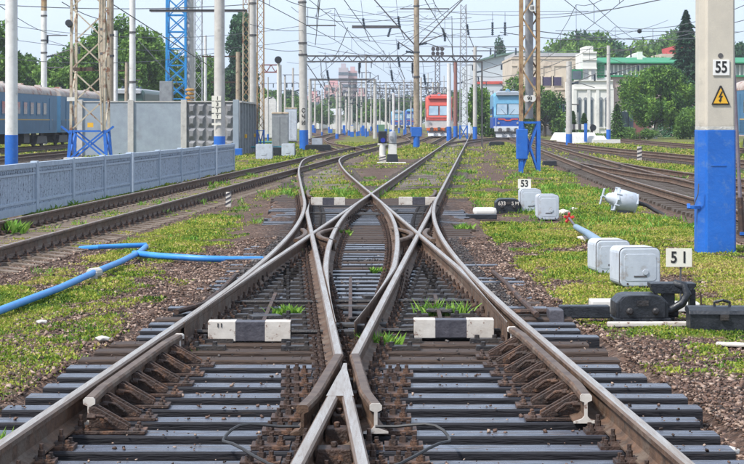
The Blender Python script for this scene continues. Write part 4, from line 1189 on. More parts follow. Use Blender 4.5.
# ---------------------------------------------------------------- the low grey fence along the left track
fx = lambda y: -9.09 + .0507 * y
postsY = [31.0, 35.0, 39.0, 42.6, 46.3, 50.1, 54.6, 58.8, 62.8, 67.0, 72.2]
M_FENCE = mat('grey_blue_fence_concrete', (.42, .49, .58), (.34, .40, .48), rough=.8, scale=7, c3=(.12, .13, .16), s3=16, lo3=.53, hi3=.62, bump=.5, bscale=25)
M_FENCEF = mat('grey_blue_fence_trim', (.40, .47, .56), (.32, .38, .46), rough=.75, scale=5, c3=(.17, .16, .16), s3=6, lo3=.6, hi3=.75, bump=.3)
fe = thing('concrete_fence', 'low grey blue concrete fence with patterned panels along the left track', 'fence')
for i, y in enumerate(postsY):
    for dy in ((-.16, .16) if i in (5, 9) else (0,)):
        MB().box(fx(y + dy), y + dy, -.12, .15, .20, 1.17).build('post', M_FENCEF, fe, bevel=.012)
for a_, b_ in zip(postsY[:-1], postsY[1:]):
    xa, xb = fx(a_ + .1), fx(b_ - .1)
    P0, P1 = Vector((xa, a_ + .1, 0)), Vector((xb, b_ - .1, 0))
    m = MB(); m.bar(P0 + Vector((0, 0, .5)), P1 + Vector((0, 0, .5)), .05, .9); pan = m.build('panel', M_FENCE, fe)
    m = MB()
    m.bar(P0 + Vector((0, 0, .97)), P1 + Vector((0, 0, .97)), .11, .10); m.bar(P0 + Vector((0, 0, .06)), P1 + Vector((0, 0, .06)), .11, .16)
    m.bar(P0 + Vector((.012, 0, .80)), P1 + Vector((.012, 0, .80)), .07, .045); m.bar(P0 + Vector((.012, 0, .22)), P1 + Vector((.012, 0, .22)), .07, .045)
    for t in (.04, .96):
        q = P0.lerp(P1, t); m.bar(q + Vector((.014, 0, .15)), q + Vector((.014, 0, .95)), .06, .12)
    m.build('panel_frame', M_FENCEF, pan)
    m = MB(); nv = 26
    for k in range(nv):
        q = P0.lerp(P1, (k + .5) / nv)
        m.bar(q + Vector((.025, 0, .26)), q + Vector((.025, 0, .76)), .012, .07)
        for zz_ in (.86, .14):
            m.lathe([(.0, -.012), (.035, -.01), (.04, .01), (.0, .012)], (q.x + .04, q.y, zz_), n=6, axis='x')
    m.build('relief', M_FENCE, pan)
# ---------------------------------------------------------------- grey walled compound on the left
wl_ = thing('compound_wall', 'tall smooth grey blue concrete wall with one darker panel of raised pyramids', 'wall')
WY = 103.5
WH = wz(100, WY)
pxs = [80, 131, 184]
for a_, b_ in zip(pxs, pxs[1:]):
    xa, xb = wx(a_, WY), wx(b_, WY)
    m = MB(); m.box((xa + xb) / 2, WY, -.1, xb - xa - .06, .16, WH - .02); q = m.build('smooth_panel', M_GREYW, wl_)
for a_ in pxs + [236]:
    m = MB(); m.box(wx(a_, WY), WY - .02, -.1, .32, .34, WH + .12); m.build('post', M_CONC if a_ < 230 else M_GREYW, wl_, bevel=.02)
xa, xb = wx(187, WY), wx(234, WY)
m = MB(); m.box((xa + xb) / 2, WY + .04, -.1, xb - xa, .10, WH - .02)
nx_, nz_ = 5, 4
cwx, chz = (xb - xa) / nx_, (WH - .3) / nz_
for i in range(nx_):
    for j in range(nz_):
        cx_, cz_ = xa + (i + .5) * cwx, .15 + (j + .5) * chz
        w_, h_ = cwx * .46, chz * .46
        vs = [(cx_ - w_, WY - .012, cz_ + h_), (cx_ + w_, WY - .012, cz_ + h_), (cx_ + w_ * .6, WY - .012, cz_ - h_), (cx_ - w_ * .6, WY - .012, cz_ - h_),
              (cx_ - w_ * .42, WY - .14, cz_ + h_ * .55), (cx_ + w_ * .42, WY - .14, cz_ + h_ * .55), (cx_ + w_ * .30, WY - .14, cz_ - h_ * .35), (cx_ - w_ * .30, WY - .14, cz_ - h_ * .35)]
        m.add(vs, [(4, 5, 6, 7), (0, 1, 5, 4), (1, 2, 6, 5), (2, 3, 7, 6), (3, 0, 4, 7)])
m.build('pyramid_panel', mat('mid_grey_concrete', (.25, .25, .26), (.17, .17, .18), rough=.85, scale=4, bump=.3), wl_)
m = MB(); m.box((wx(80, WY) + wx(236, WY)) / 2, WY, WH - .11, wx(236, WY) - wx(80, WY), .24, .06); m.build('coping', M_CONC, wl_)
sw = thing('ribbed_wall', 'side of the compound clad in ribbed grey sheet with two small yellow lamps', 'wall')
A_, B_ = Vector((wx(239, 104.5), 104.5, 0)), Vector((wx(257.5, 118), 118, 0))
m = MB(); m.bar(A_ + Vector((0, 0, 1.48)), B_ + Vector((0, 0, 1.48)), .1, 3.0); sp = m.build('sheet', M_GREYM, sw)
dr_ = (B_ - A_).normalized(); nr_ = Vector((dr_.y, -dr_.x, 0))
for k in range(7):
    q = A_.lerp(B_, (k + .3) / 7); m = MB(); m.bar(q + nr_ * .1 + Vector((0, 0, 0)), q + nr_ * .1 + Vector((0, 0, 3.0)), .12, .2); m.build('rib', M_GREYM, sw)
m = MB(); m.bar(A_ + Vector((0, 0, 3.02)), B_ + Vector((0, 0, 3.02)), .3, .1); m.build('coping', M_CONC, sw)
for t, zz_ in ((.12, .95), (.62, .95)):
    q = A_.lerp(B_, t) + nr_ * .25; MB().box(q.x, q.y, zz_, .14, .14, .22).build('yellow_lamp', M_YEL, sw, bevel=.03)
MB().box(wx(238, 103), 102.8, -.05, .5, .5, .45).build('blue_footing', M_BLUE, sw, bevel=.03)

# ---------------------------------------------------------------- poles
def insul(par, x, y, z, L=.9, d=(0, 0, -1), name='insulator'):
    d = Vector(d).normalized(); p0 = Vector((x, y, z)); pts = []; rs = []
    n = 7
    for k in range(n):
        a = p0 + d * L * (k / n); b = p0 + d * L * ((k + .5) / n)
        pts += [a, b]; rs += [.045, .12]
    pts.append(p0 + d * L); rs.append(.03)
    return MB().tube(pts, rs, 6).build(name, M_INSUL, par)
def pole(px, Y, w0, w1, H, label, m=M_CONC, blue=1.4, name='concrete_pole', sq=False, lean=0.0, bands=(), cat='pole', grp='concrete line poles', zb=-.1, bm_=None):
    x = wx(px, Y)
    t = thing(name, label, cat, (x, Y, zb), 0, grp)
    n = 4 if sq else 12
    def wid(z): return (w0 + (w1 - w0) * z / H) / 2 * (1.41 if sq else 1)
    mb = MB(); zs = [blue if blue else 0, H * .5, H]
    mb.tube([(lean * z, 0, z) for z in zs], [wid(z) for z in zs], n)
    s = mb.build('shaft', m, t, smooth=not sq)
    if sq:
        pass
    if blue: MB().tube([(0, 0, 0), (lean * blue, 0, blue)], [wid(0) * 1.04, wid(blue) * 1.04], n).build('painted_base', bm_ or M_BLUE, t, smooth=not sq)
    for z in bands:
        MB().tube([(lean * z, 0, z - .06), (lean * z, 0, z + .06)], wid(z) * 1.15, n).build('clamp_band', M_DSTEEL, t)
    return t
def crossarm(t, z, L0, L1, m=M_DSTEEL, n=0, down=True, h=.09):
    MB().bar((L0, 0, z), (L1, 0, z), h, h).build('crossarm', m, t)
    for k in range(n):
        x = L0 + (L1 - L0) * ((k + .15) / max(n - .7, 1))
        insul(t, x, 0, z - .05, .6 if down else -.35)
def cantilever(t, z, L, m=M_DSTEEL, s=1):
    """a catenary bracket: tube, stay, steady arm, insulators"""
    MB().tube([(0, 0, z), (s * L, 0, z + .9)], .045, 6).build('bracket_tube', m, t)
    MB().tube([(0, 0, z + 1.5), (s * L * .8, 0, z + .75)], .02, 5).build('stay', m, t)
    insul(t, s * .1, 0, z + .05, .7, (s * 1, 0, .18))
    MB().tube([(s * L * .3, 0, z + .2), (s * L * .95, 0, z - .25)], .03, 5).build('steady_arm', m, t)
    insul(t, s * L * .95, 0, z + .8, .5)

t = pole(11.5, 60, .42, .38, 12, 'pale concrete pole with blue base behind the fence at the far left', M_CONCW, 1.55)
t = pole(44, 150, .55, .42, 16, 'distant pole with red brown bands above the passenger carriage at the left', M_CONCW, 0, bands=(7.6, 8.6, 10.6))
MB().tube([(0, 0, 11), (.01, 0, 16)], .24, 10).build('rusty_top', M_OCHRE, t); crossarm(t, 9.0, 0, 1.9, n=1); crossarm(t, 6.4, 0, 1.6); cantilever(t, 7.2, 3.0)
t = pole(104.5, 106, .40, .34, 13, 'left pole of the thick beige twin pole beside the cream lattice tower', M_CONCT, 0, bands=(5.9, 7.3), lean=-.01)
t = pole(110, 107, .42, .34, 13, 'right pole of the thick beige twin pole beside the cream lattice tower', M_CONCT, 0, bands=(5.8, 7.0), lean=.004)
t = pole(115.6, 128, .32, .28, 8.3, 'short thin white pole just right of the thick twin pole', M_CONCW, 0)
t = pole(126, 130, .3, .26, 6.2, 'short brown weathered pole between two white poles', M_CONCT, 0, lean=.01); crossarm(t, 5.6, -2.5, 1, m=M_RUST2)
t = pole(132.5, 112, .42, .34, 13, 'white jointed pole with a stay ring above the smooth wall panel', M_CONCW, 0, bands=(7.4, 4.4))
MB().bar((.1, 0, 7.2), (4.3, 0, 2.6), .05).build('stay_cable', M_WIRE, t)
t = pole(190.5, 128, .50, .44, 15, 'grey pole right behind the blue lattice tower', M_CONC, 0)
t = pole(205.5, 135, .24, .2, 8.3, 'very thin white pole left of the pole with stacked plates', M_CONCW, 0)
t = pole(238, 122, .32, .28, 6.6, 'short old brown pole with a rusty crossarm in front of the poplar', M_CONCT, 0); crossarm(t, 6.3, -2.4, .4, m=M_RUST2); crossarm(t, 4.6, -1.8, .2, m=M_RUST2)
t = pole(252.5, 122, .54, .40, 15, 'tall grey pole with ringed top standing behind the ribbed wall', M_CONC, 0, bands=(7.7, 9.8, 10.5))
t = pole(304, 127, .60, .50, 13, 'tall grey pole with a blue base and painted letters beside the yard throat', M_CONC, 1.42, bands=(6.6, 7.4, 10.2), lean=-.012)
crossarm(t, 8.6, 0, 2.2); MB().tube([(-.1, 0, 6.4), (1.4, 0, 4.2)], .03, 5).build('stay', M_DSTEEL, t)
for k, ch in enumerate('СЧИ'): text_mesh(ch, .40, M_INK, t, (-.02, -.32, 2.75 - k * .42), (R(90), 0, 0))

# pole with stacked plates
t = pole(219.5, 72, .44, .36, 14, 'grey pole with five small stacked white plates in front of the compound wall', M_CONC, 1.42)
for k, ch in enumerate(('1', '3', 'Т', 'Т', '')):
    z = wz(98.3 + k * 6.1, 72) + .1
    pl = MB().box(-.10, -.25, z - .09, .36, .02, .19 if ch else .08).build('small_plate', M_SIGNW, t)
    if ch: text_mesh(ch, .19, M_INK, pl, (-.06, -.264, z), (R(90), 0, 0))

# big near pole
NB = 27.4
bp_ = thing('concrete_pole', 'thick near pole with tall blue base, number 55 and a high voltage sign', 'pole', (wx(715.2, NB), NB, -.12), 0, 'concrete line poles')
for (z0, z1, mt, nm, ex) in ((0, wz(130, NB) + .12, M_BLUE, 'painted_base', .012), (wz(130, NB) + .12, wz(126.5, NB) + .12, mat('rough_cement', (.5, .49, .46), rough=.9, bump=.6), 'cement_ring', .004), (wz(126.5, NB) + .12, 12, M_CREAM, 'shaft', 0)):
    mb = MB(); tp = 0.0018
    sec = lambda z: [(-.265 + ex * -1 + tp * z, -.10), (-.175 + tp * z, -.135 - ex), (-.155 + tp * z, -.20 - ex), (.235 + ex - tp * z, -.20 - ex), (.262 + ex - tp * z, -.17), (.262 + ex - tp * z, .2), (-.265 - ex + tp * z, .2)]
    a_, b_ = sec(z0), sec(z1); n_ = len(a_)
    mb.add([(x, y, z0) for x, y in a_] + [(x, y, z1) for x, y in b_], [tuple(range(n_ - 1, -1, -1)), tuple(range(n_, 2 * n_))] + [(i, (i + 1) % n_, n_ + (i + 1) % n_, n_ + i) for i in range(n_)])
    mb.build(nm, mt, bp_, bevel=.008)
def onp(px, py): return wx(px, NB - .2) - bp_.location.x, wz(py, NB - .2) + .12
x_, z_ = onp(721, 67.5)
pl = MB().box(x_, -.213, z_ - .115, .245, .012, .23).build('number_plate', M_WPAINT if False else mat('plate_white', (.78, .77, .75), (.72, .71, .69), rough=.5), bp_, bevel=.003)
text_mesh('55', .235, M_INK, pl, (x_, -.221, z_), (R(90), 0, 0), sx=.78)
x_, z_ = onp(720.5, 96)
tri = MB(); tri.prism_y([(x_ - .135, z_ - .125), (x_ + .135, z_ - .125), (x_ + .012, z_ + .155), (x_ - .012, z_ + .155)], -.222, -.204); tq = tri.build('warning_sign', M_INK, bp_, bevel=.004)
tri = MB(); tri.prism_y([(x_ - .108, z_ - .108), (x_ + .108, z_ - .108), (x_, z_ + .118)], -.2265, -.2215); tri.build('yellow_face', M_YEL, tq)
tri = MB(); tri.prism_y([(x_ + .010, z_ + .07), (x_ - .035, z_ - .02), (x_ - .004, z_ - .014), (x_ - .022, z_ - .058), (x_ - .036, z_ - .054), (x_ - .012, z_ - .095), (x_ + .014, z_ - .05), (x_ - .002, z_ - .054), (x_ + .030, z_ + .006), (x_ - .002, z_ + .002), (x_ + .030, z_ + .066)], -.2305, -.2263); tri.build('lightning_bolt', M_INK, tq)
x_, z_ = onp(720.5, 55.5)
MB().tube([(x_, -.195, z_), (x_, -.207, z_)], .038, 12).build('bolt_hole', M_DSTEEL, bp_)
x_, z_ = onp(693, 207.5)
MB().bar((x_ - .05, -.1, z_), (x_ + .12, -.1, z_), .07, .05).bar((x_ - .05, -.14, z_ - .02), (x_ - .05, -.1, z_ + .05), .05, .03).build('bracket', M_BLUE, bp_, bevel=.006)
MB().tube([(x_ + .02, -.15, z_ + .03), (x_ + .07, -.22, z_ + .2), (x_ + .08, -.222, z_ + .35)], .008, 5).build('bond_wire', M_DSTEEL, bp_)
MB().bar((-.1, -.214, wz(157, NB)), (.12, -.214, wz(157, NB)), .012, .02).build('strap', M_BLUE, bp_)

# slanting dark pipe at the right edge
t = thing('guy_pipe', 'thin dark slanting pipe at the right edge beside the number 55 pole', 'pipe', wp(742, 236, -.05))
Yp = t.location.y
MB().tube([(.0, 0, 0), (-.03, 0, .65)], [.06, .05], 8).build('rusty_foot', M_RUST2, t)
MB().tube([(-.03, 0, .6), (-.16, .2, 4.0)], .032, 8).build('pipe', mat('dull_violet_steel', (.12, .10, .13), (.18, .15, .18), rough=.5), t)
MB().box(-.0, -.08, .02, .1, .06, .05).build('blue_clip', M_BLUE, t)

# V braced tan pole
t = pole(416.5, 136, .46, .38, 14, 'tan pole with blue base and two long stay arms forming a V', M_CONCT, 1.6, bands=(5.3, 7.1, 10.5))
for s, px1, z1 in ((-1, 374, 11.0), (1, 468, 11.4)):
    MB().tube([(0, 0, wz(47, 136) + .1), ((px1 - 416.5) * 136 / F, 0, z1)], .05, 6).build('stay_arm', M_DSTEEL, t)
    insul(t, s * 1.9, 0, 8.9, .7, (s * .3, 0, -1))
crossarm(t, 10.3, -1.2, 2.4); MB().tube([(0, 0, 4.6), (1.1, 0, 4.4)], .03, 5).build('bracket_tube', M_DSTEEL, t)
cantilever(t, 7.6, 2.2, s=1); cantilever(t, 7.0, 1.4, s=-1)
MB().box(0, 0, 0.9, .75, .5, .7).build('clamp_collar', M_BLUE, t, bevel=.03)

# lattice masts
def lattice(px, Y, w, d, H, label, m, mb_blue=None, blue=1.5, nb=10, leg=.09, br=.05, taper=1.0, name='lattice_mast', splay=1.0, xb=False, grp='lattice masts', cat='mast', brm=None):
    t = thing(name, label, cat, (wx(px, Y), Y, -.1), 0, grp)
    def c(sx_, sy_, z):
        k = 1 + (taper - 1) * z / H
        if z < blue: k *= 1 + (splay - 1) * (1 - z / blue)
        return Vector((sx_ * w / 2 * k, sy_ * d / 2 * k, z))
    cs = [(-1, -1), (1, -1), (1, 1), (-1, 1)]
    for (a, b) in cs:
        MB().bar(c(a, b, blue), c(a, b, H), leg).build('leg', m, t)
    mb = MB()
    zs = np.linspace(blue, H, nb + 1)
    for i in range(4):
        p, q = cs[i], cs[(i + 1) % 4]
        for k in range(nb):
            if xb or k % 2 == 0: mb.bar(c(*p, zs[k]), c(*q, zs[k + 1]), br)
            if xb or k % 2 == 1: mb.bar(c(*q, zs[k]), c(*p, zs[k + 1]), br)
            if xb: mb.bar(c(*p, zs[k + 1]), c(*q, zs[k + 1]), br)
    mb.build('bracing', brm or m, t)
    if mb_blue:
        mb = MB()
        for i in range(4):
            p, q = cs[i], cs[(i + 1) % 4]
            mb.bar(c(*p, 0), c(*p, blue), leg * 1.15)
            mb.bar(c(*p, 0.05), c(*q, blue), br * 1.2); mb.bar(c(*q, 0.05), c(*p, blue), br * 1.2); mb.bar(c(*p, blue - .05), c(*q, blue - .05), br * 1.3)
        mb.build('painted_base', mb_blue, t)
    return t
t = lattice(90, 96, 1.75, 1.6, 11, 'wide cream lattice tower rusting in places on a splayed blue base', M_CREAMRUST, M_BLUE, 1.55, 6, .13, .07, .93, splay=1.12)
MB().tube([(-.9, -.9, 7.0), (-.9, -1.3, 7.05)], .18, 12).build('floodlight', M_BLACK, t)
MB().box(.15, -.85, 1.7, .3, .02, .24).build('yellow_sign', M_YEL, t)
MB().box(-.85, -.9, 3.05, .4, .03, .2).build('white_plate', M_WHITE, t)
MB().tube([(.75, -.9, 1.5), (.6, -.9, 6), (.7, -.9, 11)], .05, 6).build('cable_duct', M_CREAMRUST, t)
MB().bar((-.95, 0, 4.7), (.3, -.8, 4.7), .16, .2).build('platform_bar', M_RUST2, t)
for s in (-1, 1): MB().bar((s * .9, -.85, 1.4), (s * 1.35, -.85, 1.75), .1).build('outrigger', M_BLUE, t)
MB().box(0, 0, -.05, 2.4, 2.2, .2).build('plinth', M_CONC, t, bevel=.05)
t = lattice(177, 128, 1.35, 1.3, 14, 'tall bright blue lattice tower rising behind the compound wall', M_TBLUE, None, 0.1, 12, .15, .07, .92, xb=True)
t = lattice(198.5, 134, .55, .55, 14, 'slim grey lattice mast right of the blue tower', M_GALV, None, 0.1, 20, .05, .03, .9)
t = lattice(246, 118, .42, .42, 14, 'slim rusty lattice mast just left of the tall grey pole', M_CREAMRUST, None, 0.1, 24, .06, .035, .8, brm=M_OCHRE)
t = lattice(260.5, 113, .42, .42, 14, 'slim rusty lattice mast with blue foot right of the ribbed wall', M_OCHRE, M_BLUE, 1.5, 24, .06, .035, .9)
t = lattice(529.5, 71, .66, .5, 9, 'ochre rusting lattice mast with blue base standing in the grass right of centre', M_OCHRE, M_BLUE, 2.0, 7, .12, .06, .96)
MB().box(-.0, .12, 2.1, .30, .14, 7).build('inner_panel', M_GALV, t)
MB().box(-.30, -.12, .55, .42, .5, 1.15).build('blue_cabinet', M_BLUE, t, bevel=.03)
for (px_, py_, s_) in ((531.5, 8.5, 'III'), (529, 98.5, '93')):
    x_ = wx(px_, 71) - t.location.x; z_ = wz(py_, 71) + .1
    for o_ in ((-.11, .11) if s_ == '93' else (0,)):
        MB().tube([(x_ + o_, -.30, z_), (x_ + o_, -.32, z_)], .13, 12).build('round_plate', M_WHITE, t)
    text_mesh(s_, .19, M_INK, t, (x_, -.325, z_), (R(90), 0, 0))
p = wp(550, 166, -.05)
tag(MB().box(0, .2, 0, .62, .4, .22, top=.93).build('cable_trough', M_BLACK, None, p, bevel=.02), 'small black box on the ground right of the ochre lattice mast', 'cable box')
t = lattice(463.5, 205, .85, .8, 15, 'grey lattice mast with blue base between the red and the blue locomotive', M_GALV, M_BLUE, 1.6, 18, .1, .06, .7)
crossarm(t, 10.3, -3.5, 6.5); insul(t, 5.8, 0, 10.2, .8); insul(t, 3, 0, 10.2, .8)
t = lattice(437.5, 250, .6, .6, 10.9, 'mast topped by a rack of floodlights behind the red locomotive', M_DSTEEL, None, .1, 14, .09, .06, 1)
for i in range(3):
    for j in range(2): MB().tube([(-.6 + i * .6, -.3, 11.3 + j * .6), (-.6 + i * .6, -.8, 11.2 + j * .6)], [.24, .28], 10).build('floodlight', M_DSTEEL, t)
MB().box(0, 0, 10.9, 2.0, .6, .1).build('lamp_rack', M_DSTEEL, t)

PD = [  # px, Y, w0, w1, H, label, material, blue
 (475, 185, .44, .36, 9.5, 'grey pole with blue base left of the blue locomotive', M_CONC, 1.5),
 (449, 190, .5, .4, 8.0, 'whitish pole with blue base at the right cheek of the red locomotive', M_CONCW, 1.5),
 (455.5, 215, .5, .4, 9.0, 'reddish brown pole between the two lattice masts', mat('red_brown_pole', (.28, .13, .11), rough=.8), 1.5),
 (569, 150, .50, .44, 6.9, 'thick grey pole in front of the white building', M_CONC, 1.0),
 (608.5, 165, .40, .32, 8.8, 'thin grey pole with blue base at the edge of the leafy tree', M_CONC, 1.3),
 (278.5, 150, .30, .26, 6.9, 'slim white signal pole beside the grey cabinet', M_WHITE, 0),
 (393.5, 230, .34, .3, 5.6, 'thin pale pole left of the distant blue locomotives', M_CONCW, .9),
]
for (px_, Y_, a_, b_, H_, lb, m_, bl_) in PD:
    t = pole(px_, Y_, a_, b_, H_, lb, m_, bl_)
    if H_ > 8.5: crossarm(t, H_ - .4, -.3, 2.3, n=2); cantilever(t, H_ - 2.6, 2.8)
    if px_ == 278.5:
        MB().tube([(0, -.05, 7.0), (0, -.5, 7.0)], [.24, .3], 12).build('signal_lamp', M_BLACK, t); MB().box(0, 0, 0, .9, .7, .5, top=.8).build('foot', M_BLACK, t)
    if px_ == 569: cantilever(t, 5.0, 2.2); crossarm(t, 3.4, -.6, .9, n=2)
# crowd of far poles
far = [(309, 260, 7.5), (315, 300, 9), (322, 240, 6.2), (329, 330, 10), (341, 300, 8), (349, 270, 7), (352, 390, 11), (357, 250, 6.0), (361.5, 320, 9.5), (366, 235, 10.6), (371, 350, 10), (376, 300, 8.5),
       (380, 420, 11.5), (386, 290, 8), (390, 370, 9.5), (399, 330, 8.6), (404, 270, 8.2), (411, 350, 10), (421, 290, 9.0), (428, 340, 11), (433, 260, 7.6), (268, 190, 6.6), (285, 205, 7), (293, 240, 9), (444, 320, 10), (481, 280, 9), (337, 215, 5.5)]
proto = pole(0, 100, .36, .26, 10, 'x', M_CONC, 1.1); crossarm(proto, 9.0, -1.3, 1.3, n=2); crossarm(proto, 7.8, -1.0, 1.0, n=2); cantilever(proto, 6.6, 2.4)
remember(proto)
ORD = ['first', 'second', 'third', 'fourth', 'fifth', 'sixth', 'seventh', 'eighth', 'ninth', 'tenth', 'eleventh', 'twelfth', 'thirteenth', 'fourteenth', 'fifteenth', 'sixteenth', 'seventeenth', 'eighteenth', 'nineteenth', 'twentieth'] + ['twenty ' + q for q in ('first', 'second', 'third', 'fourth', 'fifth', 'sixth', 'seventh', 'eighth', 'ninth')]
for k, (px_, Y_, H_) in enumerate(sorted(far)):
    if k == 0:
        o = proto; o.location = (wx(px_, Y_), Y_, -.1)
    else: o = copy_thing(proto, (wx(px_, Y_), Y_, -.1), 0)
    o.scale = (.55 + .5 * ((k * 7) % 5) / 4, .8, H_ / 10)
    o['label'] = '%s far pole of the yard crowd, %s from the left' % ('tall' if H_ > 9.2 else ('short' if H_ < 7.7 else 'middling'), ORD[k])
    o['group'] = 'crowd of far poles'
# gantries spanning the yard
def gantry(pxa, pxb, Y, z, h, label, legs=True, m=M_DSTEEL, nb=None, bar=.09, lower=0):
    xa, xb = wx(pxa, Y), wx(pxb, Y)
    t = thing('gantry', label, 'gantry', (xa, Y, 0), 0, 'steel gantries across the yard')
    L = xb - xa; nb = nb or max(4, int(L / .9))
    m1 = MB()
    for dy in (-.35, .35):
        m1.bar((0, dy, z), (L, dy, z), bar); m1.bar((0, dy, z + h), (L, dy, z + h), bar)
    m1.build('chord', m, t)
    m2 = MB()
    for k in range(nb):
        x0_, x1_ = L * k / nb, L * (k + 1) / nb
        for dy in (-.35, .35):
            if k % 2: m2.bar((x0_, dy, z), (x1_, dy, z + h), bar * .6)
            else: m2.bar((x0_, dy, z + h), (x1_, dy, z), bar * .6)
        m2.bar((x0_, -.35, z), (x1_, .35, z), bar * .5)
    m2.build('bracing', m, t)
    if legs:
        for x in ((L,) if legs == 'slim' else (0, L)):
            if legs == 'slim':
                MB().bar((x, -.35, -.1), (x, -.35, z), .08).bar((x, .35, -.1), (x, .35, z), .08).build('leg', m, t); continue
            MB().tube([(x, 0, -.1), (x, 0, z + h)], [.24, .18], 8).build('leg', M_CONC, t)
    for k in range(1, int(L / 4)):
        x = L * k / (L / 4)
        MB().bar((x, 0, z - 1.2), (x, 0, z), .05).build('drop_bracket', m, t)
        insul(t, x, 0, z - .1, .8)
    return t
gantry(306, 482, 139, wz(61.5, 139), .42, 'long lattice gantry running right from the lettered pole past the tan pole', 'slim', nb=34)
gantry(340, 438, 300, 7.4, .9, 'nearest of the dark dense gantries above the distant blue locomotives', True)
gantry(346, 440, 345, 6.6, .9, 'second dark dense gantry above the distant blue locomotives', True)
gantry(350, 446, 400, 8.0, 1.0, 'third dark dense gantry above the distant blue locomotives', True)
gantry(352, 440, 460, 7.0, 1.0, 'farthest dark gantry above the distant blue locomotives', True)
gantry(262, 280, 205, 7.4, .8, 'small red brown gantry frame left of the slim white signal pole', True, m=mat('red_brown_steel', (.22, .08, .07), rough=.7), bar=.12)
gantry(150, 247, 118, wz(11, 118), .05, 'straight dark beam spanning from the blue tower to the grey pole', False, nb=2)
gantry(352, 401, 150, wz(27.5, 150), .12, 'short dark catenary beam hanging high left of the tan pole', False, nb=2)
gantry(310, 375, 215, wz(80, 215), .12, 'thin catenary beam in front of the pink tower blocks', True, nb=2)

# ---------------------------------------------------------------- overhead wires
def wire(pts, r, label, drops=0, sag=0.0, contact=None):
    P_ = []
    for a, b in zip(pts[:-1], pts[1:]):
        a, b = Vector(a), Vector(b)
        for k in range(8):
            q = a.lerp(b, k / 8); q.z -= sag * 4 * (k / 8) * (1 - k / 8); P_.append(q)
    P_.append(Vector(pts[-1]))
    if not drops:
        o = MB().tube(P_, r, 4, caps=False).build('overhead_wire', M_WIRE, None, fixn=False)
        tag(o, label, 'wire', 'overhead wires'); return o
    t = thing('catenary_line', label, 'overhead line', (0, 0, 0), 0, 'catenary lines over the tracks')
    MB().tube(P_, r, 4, caps=False).build('messenger_wire', M_WIRE, t, fixn=False)
    MB().tube([Vector((p.x, p.y, contact)) for p in (Vector(q) for q in pts)], r, 4, caps=False).build('contact_wire', M_WIRE, t, fixn=False)
    for k in range(2, len(P_) - 1, 2):
        q = P_[k]
        if abs(q.z - contact) > .15: MB().bar(q, (q.x, q.y, contact), r * 1.2).build('dropper', M_WIRE, t)
    return t
def cat_line(tr, y0, y1, label, z=7.6, c=6.0, r=.016, step=55, dx=.0):
    pts = []; y = y0; k = 0
    while y <= y1:
        x = np.interp(y, [p[0] for p in tr], [p[1] for p in tr]); pts.append((float(x) + (.3 if k % 2 else -.3) + dx, y, z)); y += step; k += 1
    return wire(pts, r, label, 1, 1.1, c)
cat_line(TR_L, 38, 330, 'catenary over the fence side track, converging toward the pink towers')
cat_line(TR_1, 47, 300, 'catenary over the straight track leaving to the right', 7.7, 6.1)
cat_line([(20, LB(20) - .8), (150, LB(150) - .8)], 42, 150, 'catenary crossing from upper centre to the left pole group', 7.5, 5.9)
cat_line(TR_P, 40, 320, 'catenary over the curved right hand track', 7.9, 6.2)
cat_line(TR_S, 60, 200, 'catenary over the tracks behind the small striped post on the right', 7.8, 6.2)
cat_line(TR_F, 112, 400, 'catenary over the yard track bending left', 7.6, 6.2, .022)
cat_line(TR_G, 205, 600, 'catenary toward the two distant blue locomotives', 7.6, 6.2, .03)
def w2(pa, ya, za, pb, yb, zb, label, r=.014, sag=.5):
    r *= 1.35
    """za, zb are photo rows"""
    return wire([(wx(pa, ya), ya, wz(za, ya)), (wx(pb, yb), yb, wz(zb, yb))], r, label, 0, sag)
w2(-10, 115, 4, 253, 122, 4, 'long level wire across the top left in front of the poles', .02, .3)
w2(62, 96, 2, 130, 150, 16, 'wire sagging from upper left above the carriage', .02, .6)
w2(0, 110, 24, 300, 127, 26, 'thin wire from the left edge to the lettered pole', .012, .8)
w2(0, 120, 38, 300, 140, 40, 'lower thin wire from the left edge to the lettered pole', .012, .8)
w2(304, 127, 16, 416, 136, 14, 'upper thin wire between the lettered and the tan pole', .016, .5)
w2(304, 127, 33, 416, 136, 30, 'middle thin wire between the lettered and the tan pole', .014, .4)
w2(304, 127, 44, 416, 136, 56, 'lower thin wire between the lettered and the tan pole', .014, .3)
w2(416, 136, 8, 620, 120, 8, 'upper thin wire between the tan pole and the right hand poles', .014, .5)
w2(416, 136, 23, 529, 71, 25, 'thin wire from the tan pole to the ochre lattice mast', .012, .3)
w2(300, 80, -8, 392, 170, 60, 'slanting wire running down from the top left of centre', .014, .2)
w2(340, 70, -6, 400, 180, 70, 'second slanting wire running down from the top centre', .014, .2)
w2(470, 70, -8, 380, 190, 60, 'slanting wire running down to the left from the top centre', .014, .2)
w2(560, 60, -4, 625, 160, 40, 'slanting wire above the white building', .012, .2)
w2(585, 60, -4, 640, 160, 42, 'second slanting wire above the white building', .012, .2)
w2(540, 71, 18, 720, 27.6, -14, 'wire rising from the ochre mast to the number 55 pole', .008, .1)
w2(529, 75, 30, 744, 130, 31, 'long level thin wire toward the spruce', .014, .5)
w2(500, 120, 32, 690, 130, 30, 'level wire at the tree tops behind the ochre mast', .018, .6)
w2(250, 118, 24, 304, 127, 30, 'short wire between the ringed grey pole and the lettered pole', .014, .2)
w2(253, 122, 45, 304, 127, 50, 'lower short wire between the ringed grey pole and the lettered pole', .014, .2)
w2(475, 185, 46, 608, 165, 47, 'far level wire behind the ochre lattice mast', .02, .5)
w2(0, 60, 6, 60, 150, 34, 'thin wire slanting down behind the far left pole', .012, .3)
w2(0, 100, 58, 220, 130, 52, 'thin low wire crossing in front of the trees at the left', .014, .5)
w2(560, 150, 62, 475, 185, 76, 'wire sagging toward the roof behind the blue locomotive', .02, .5)
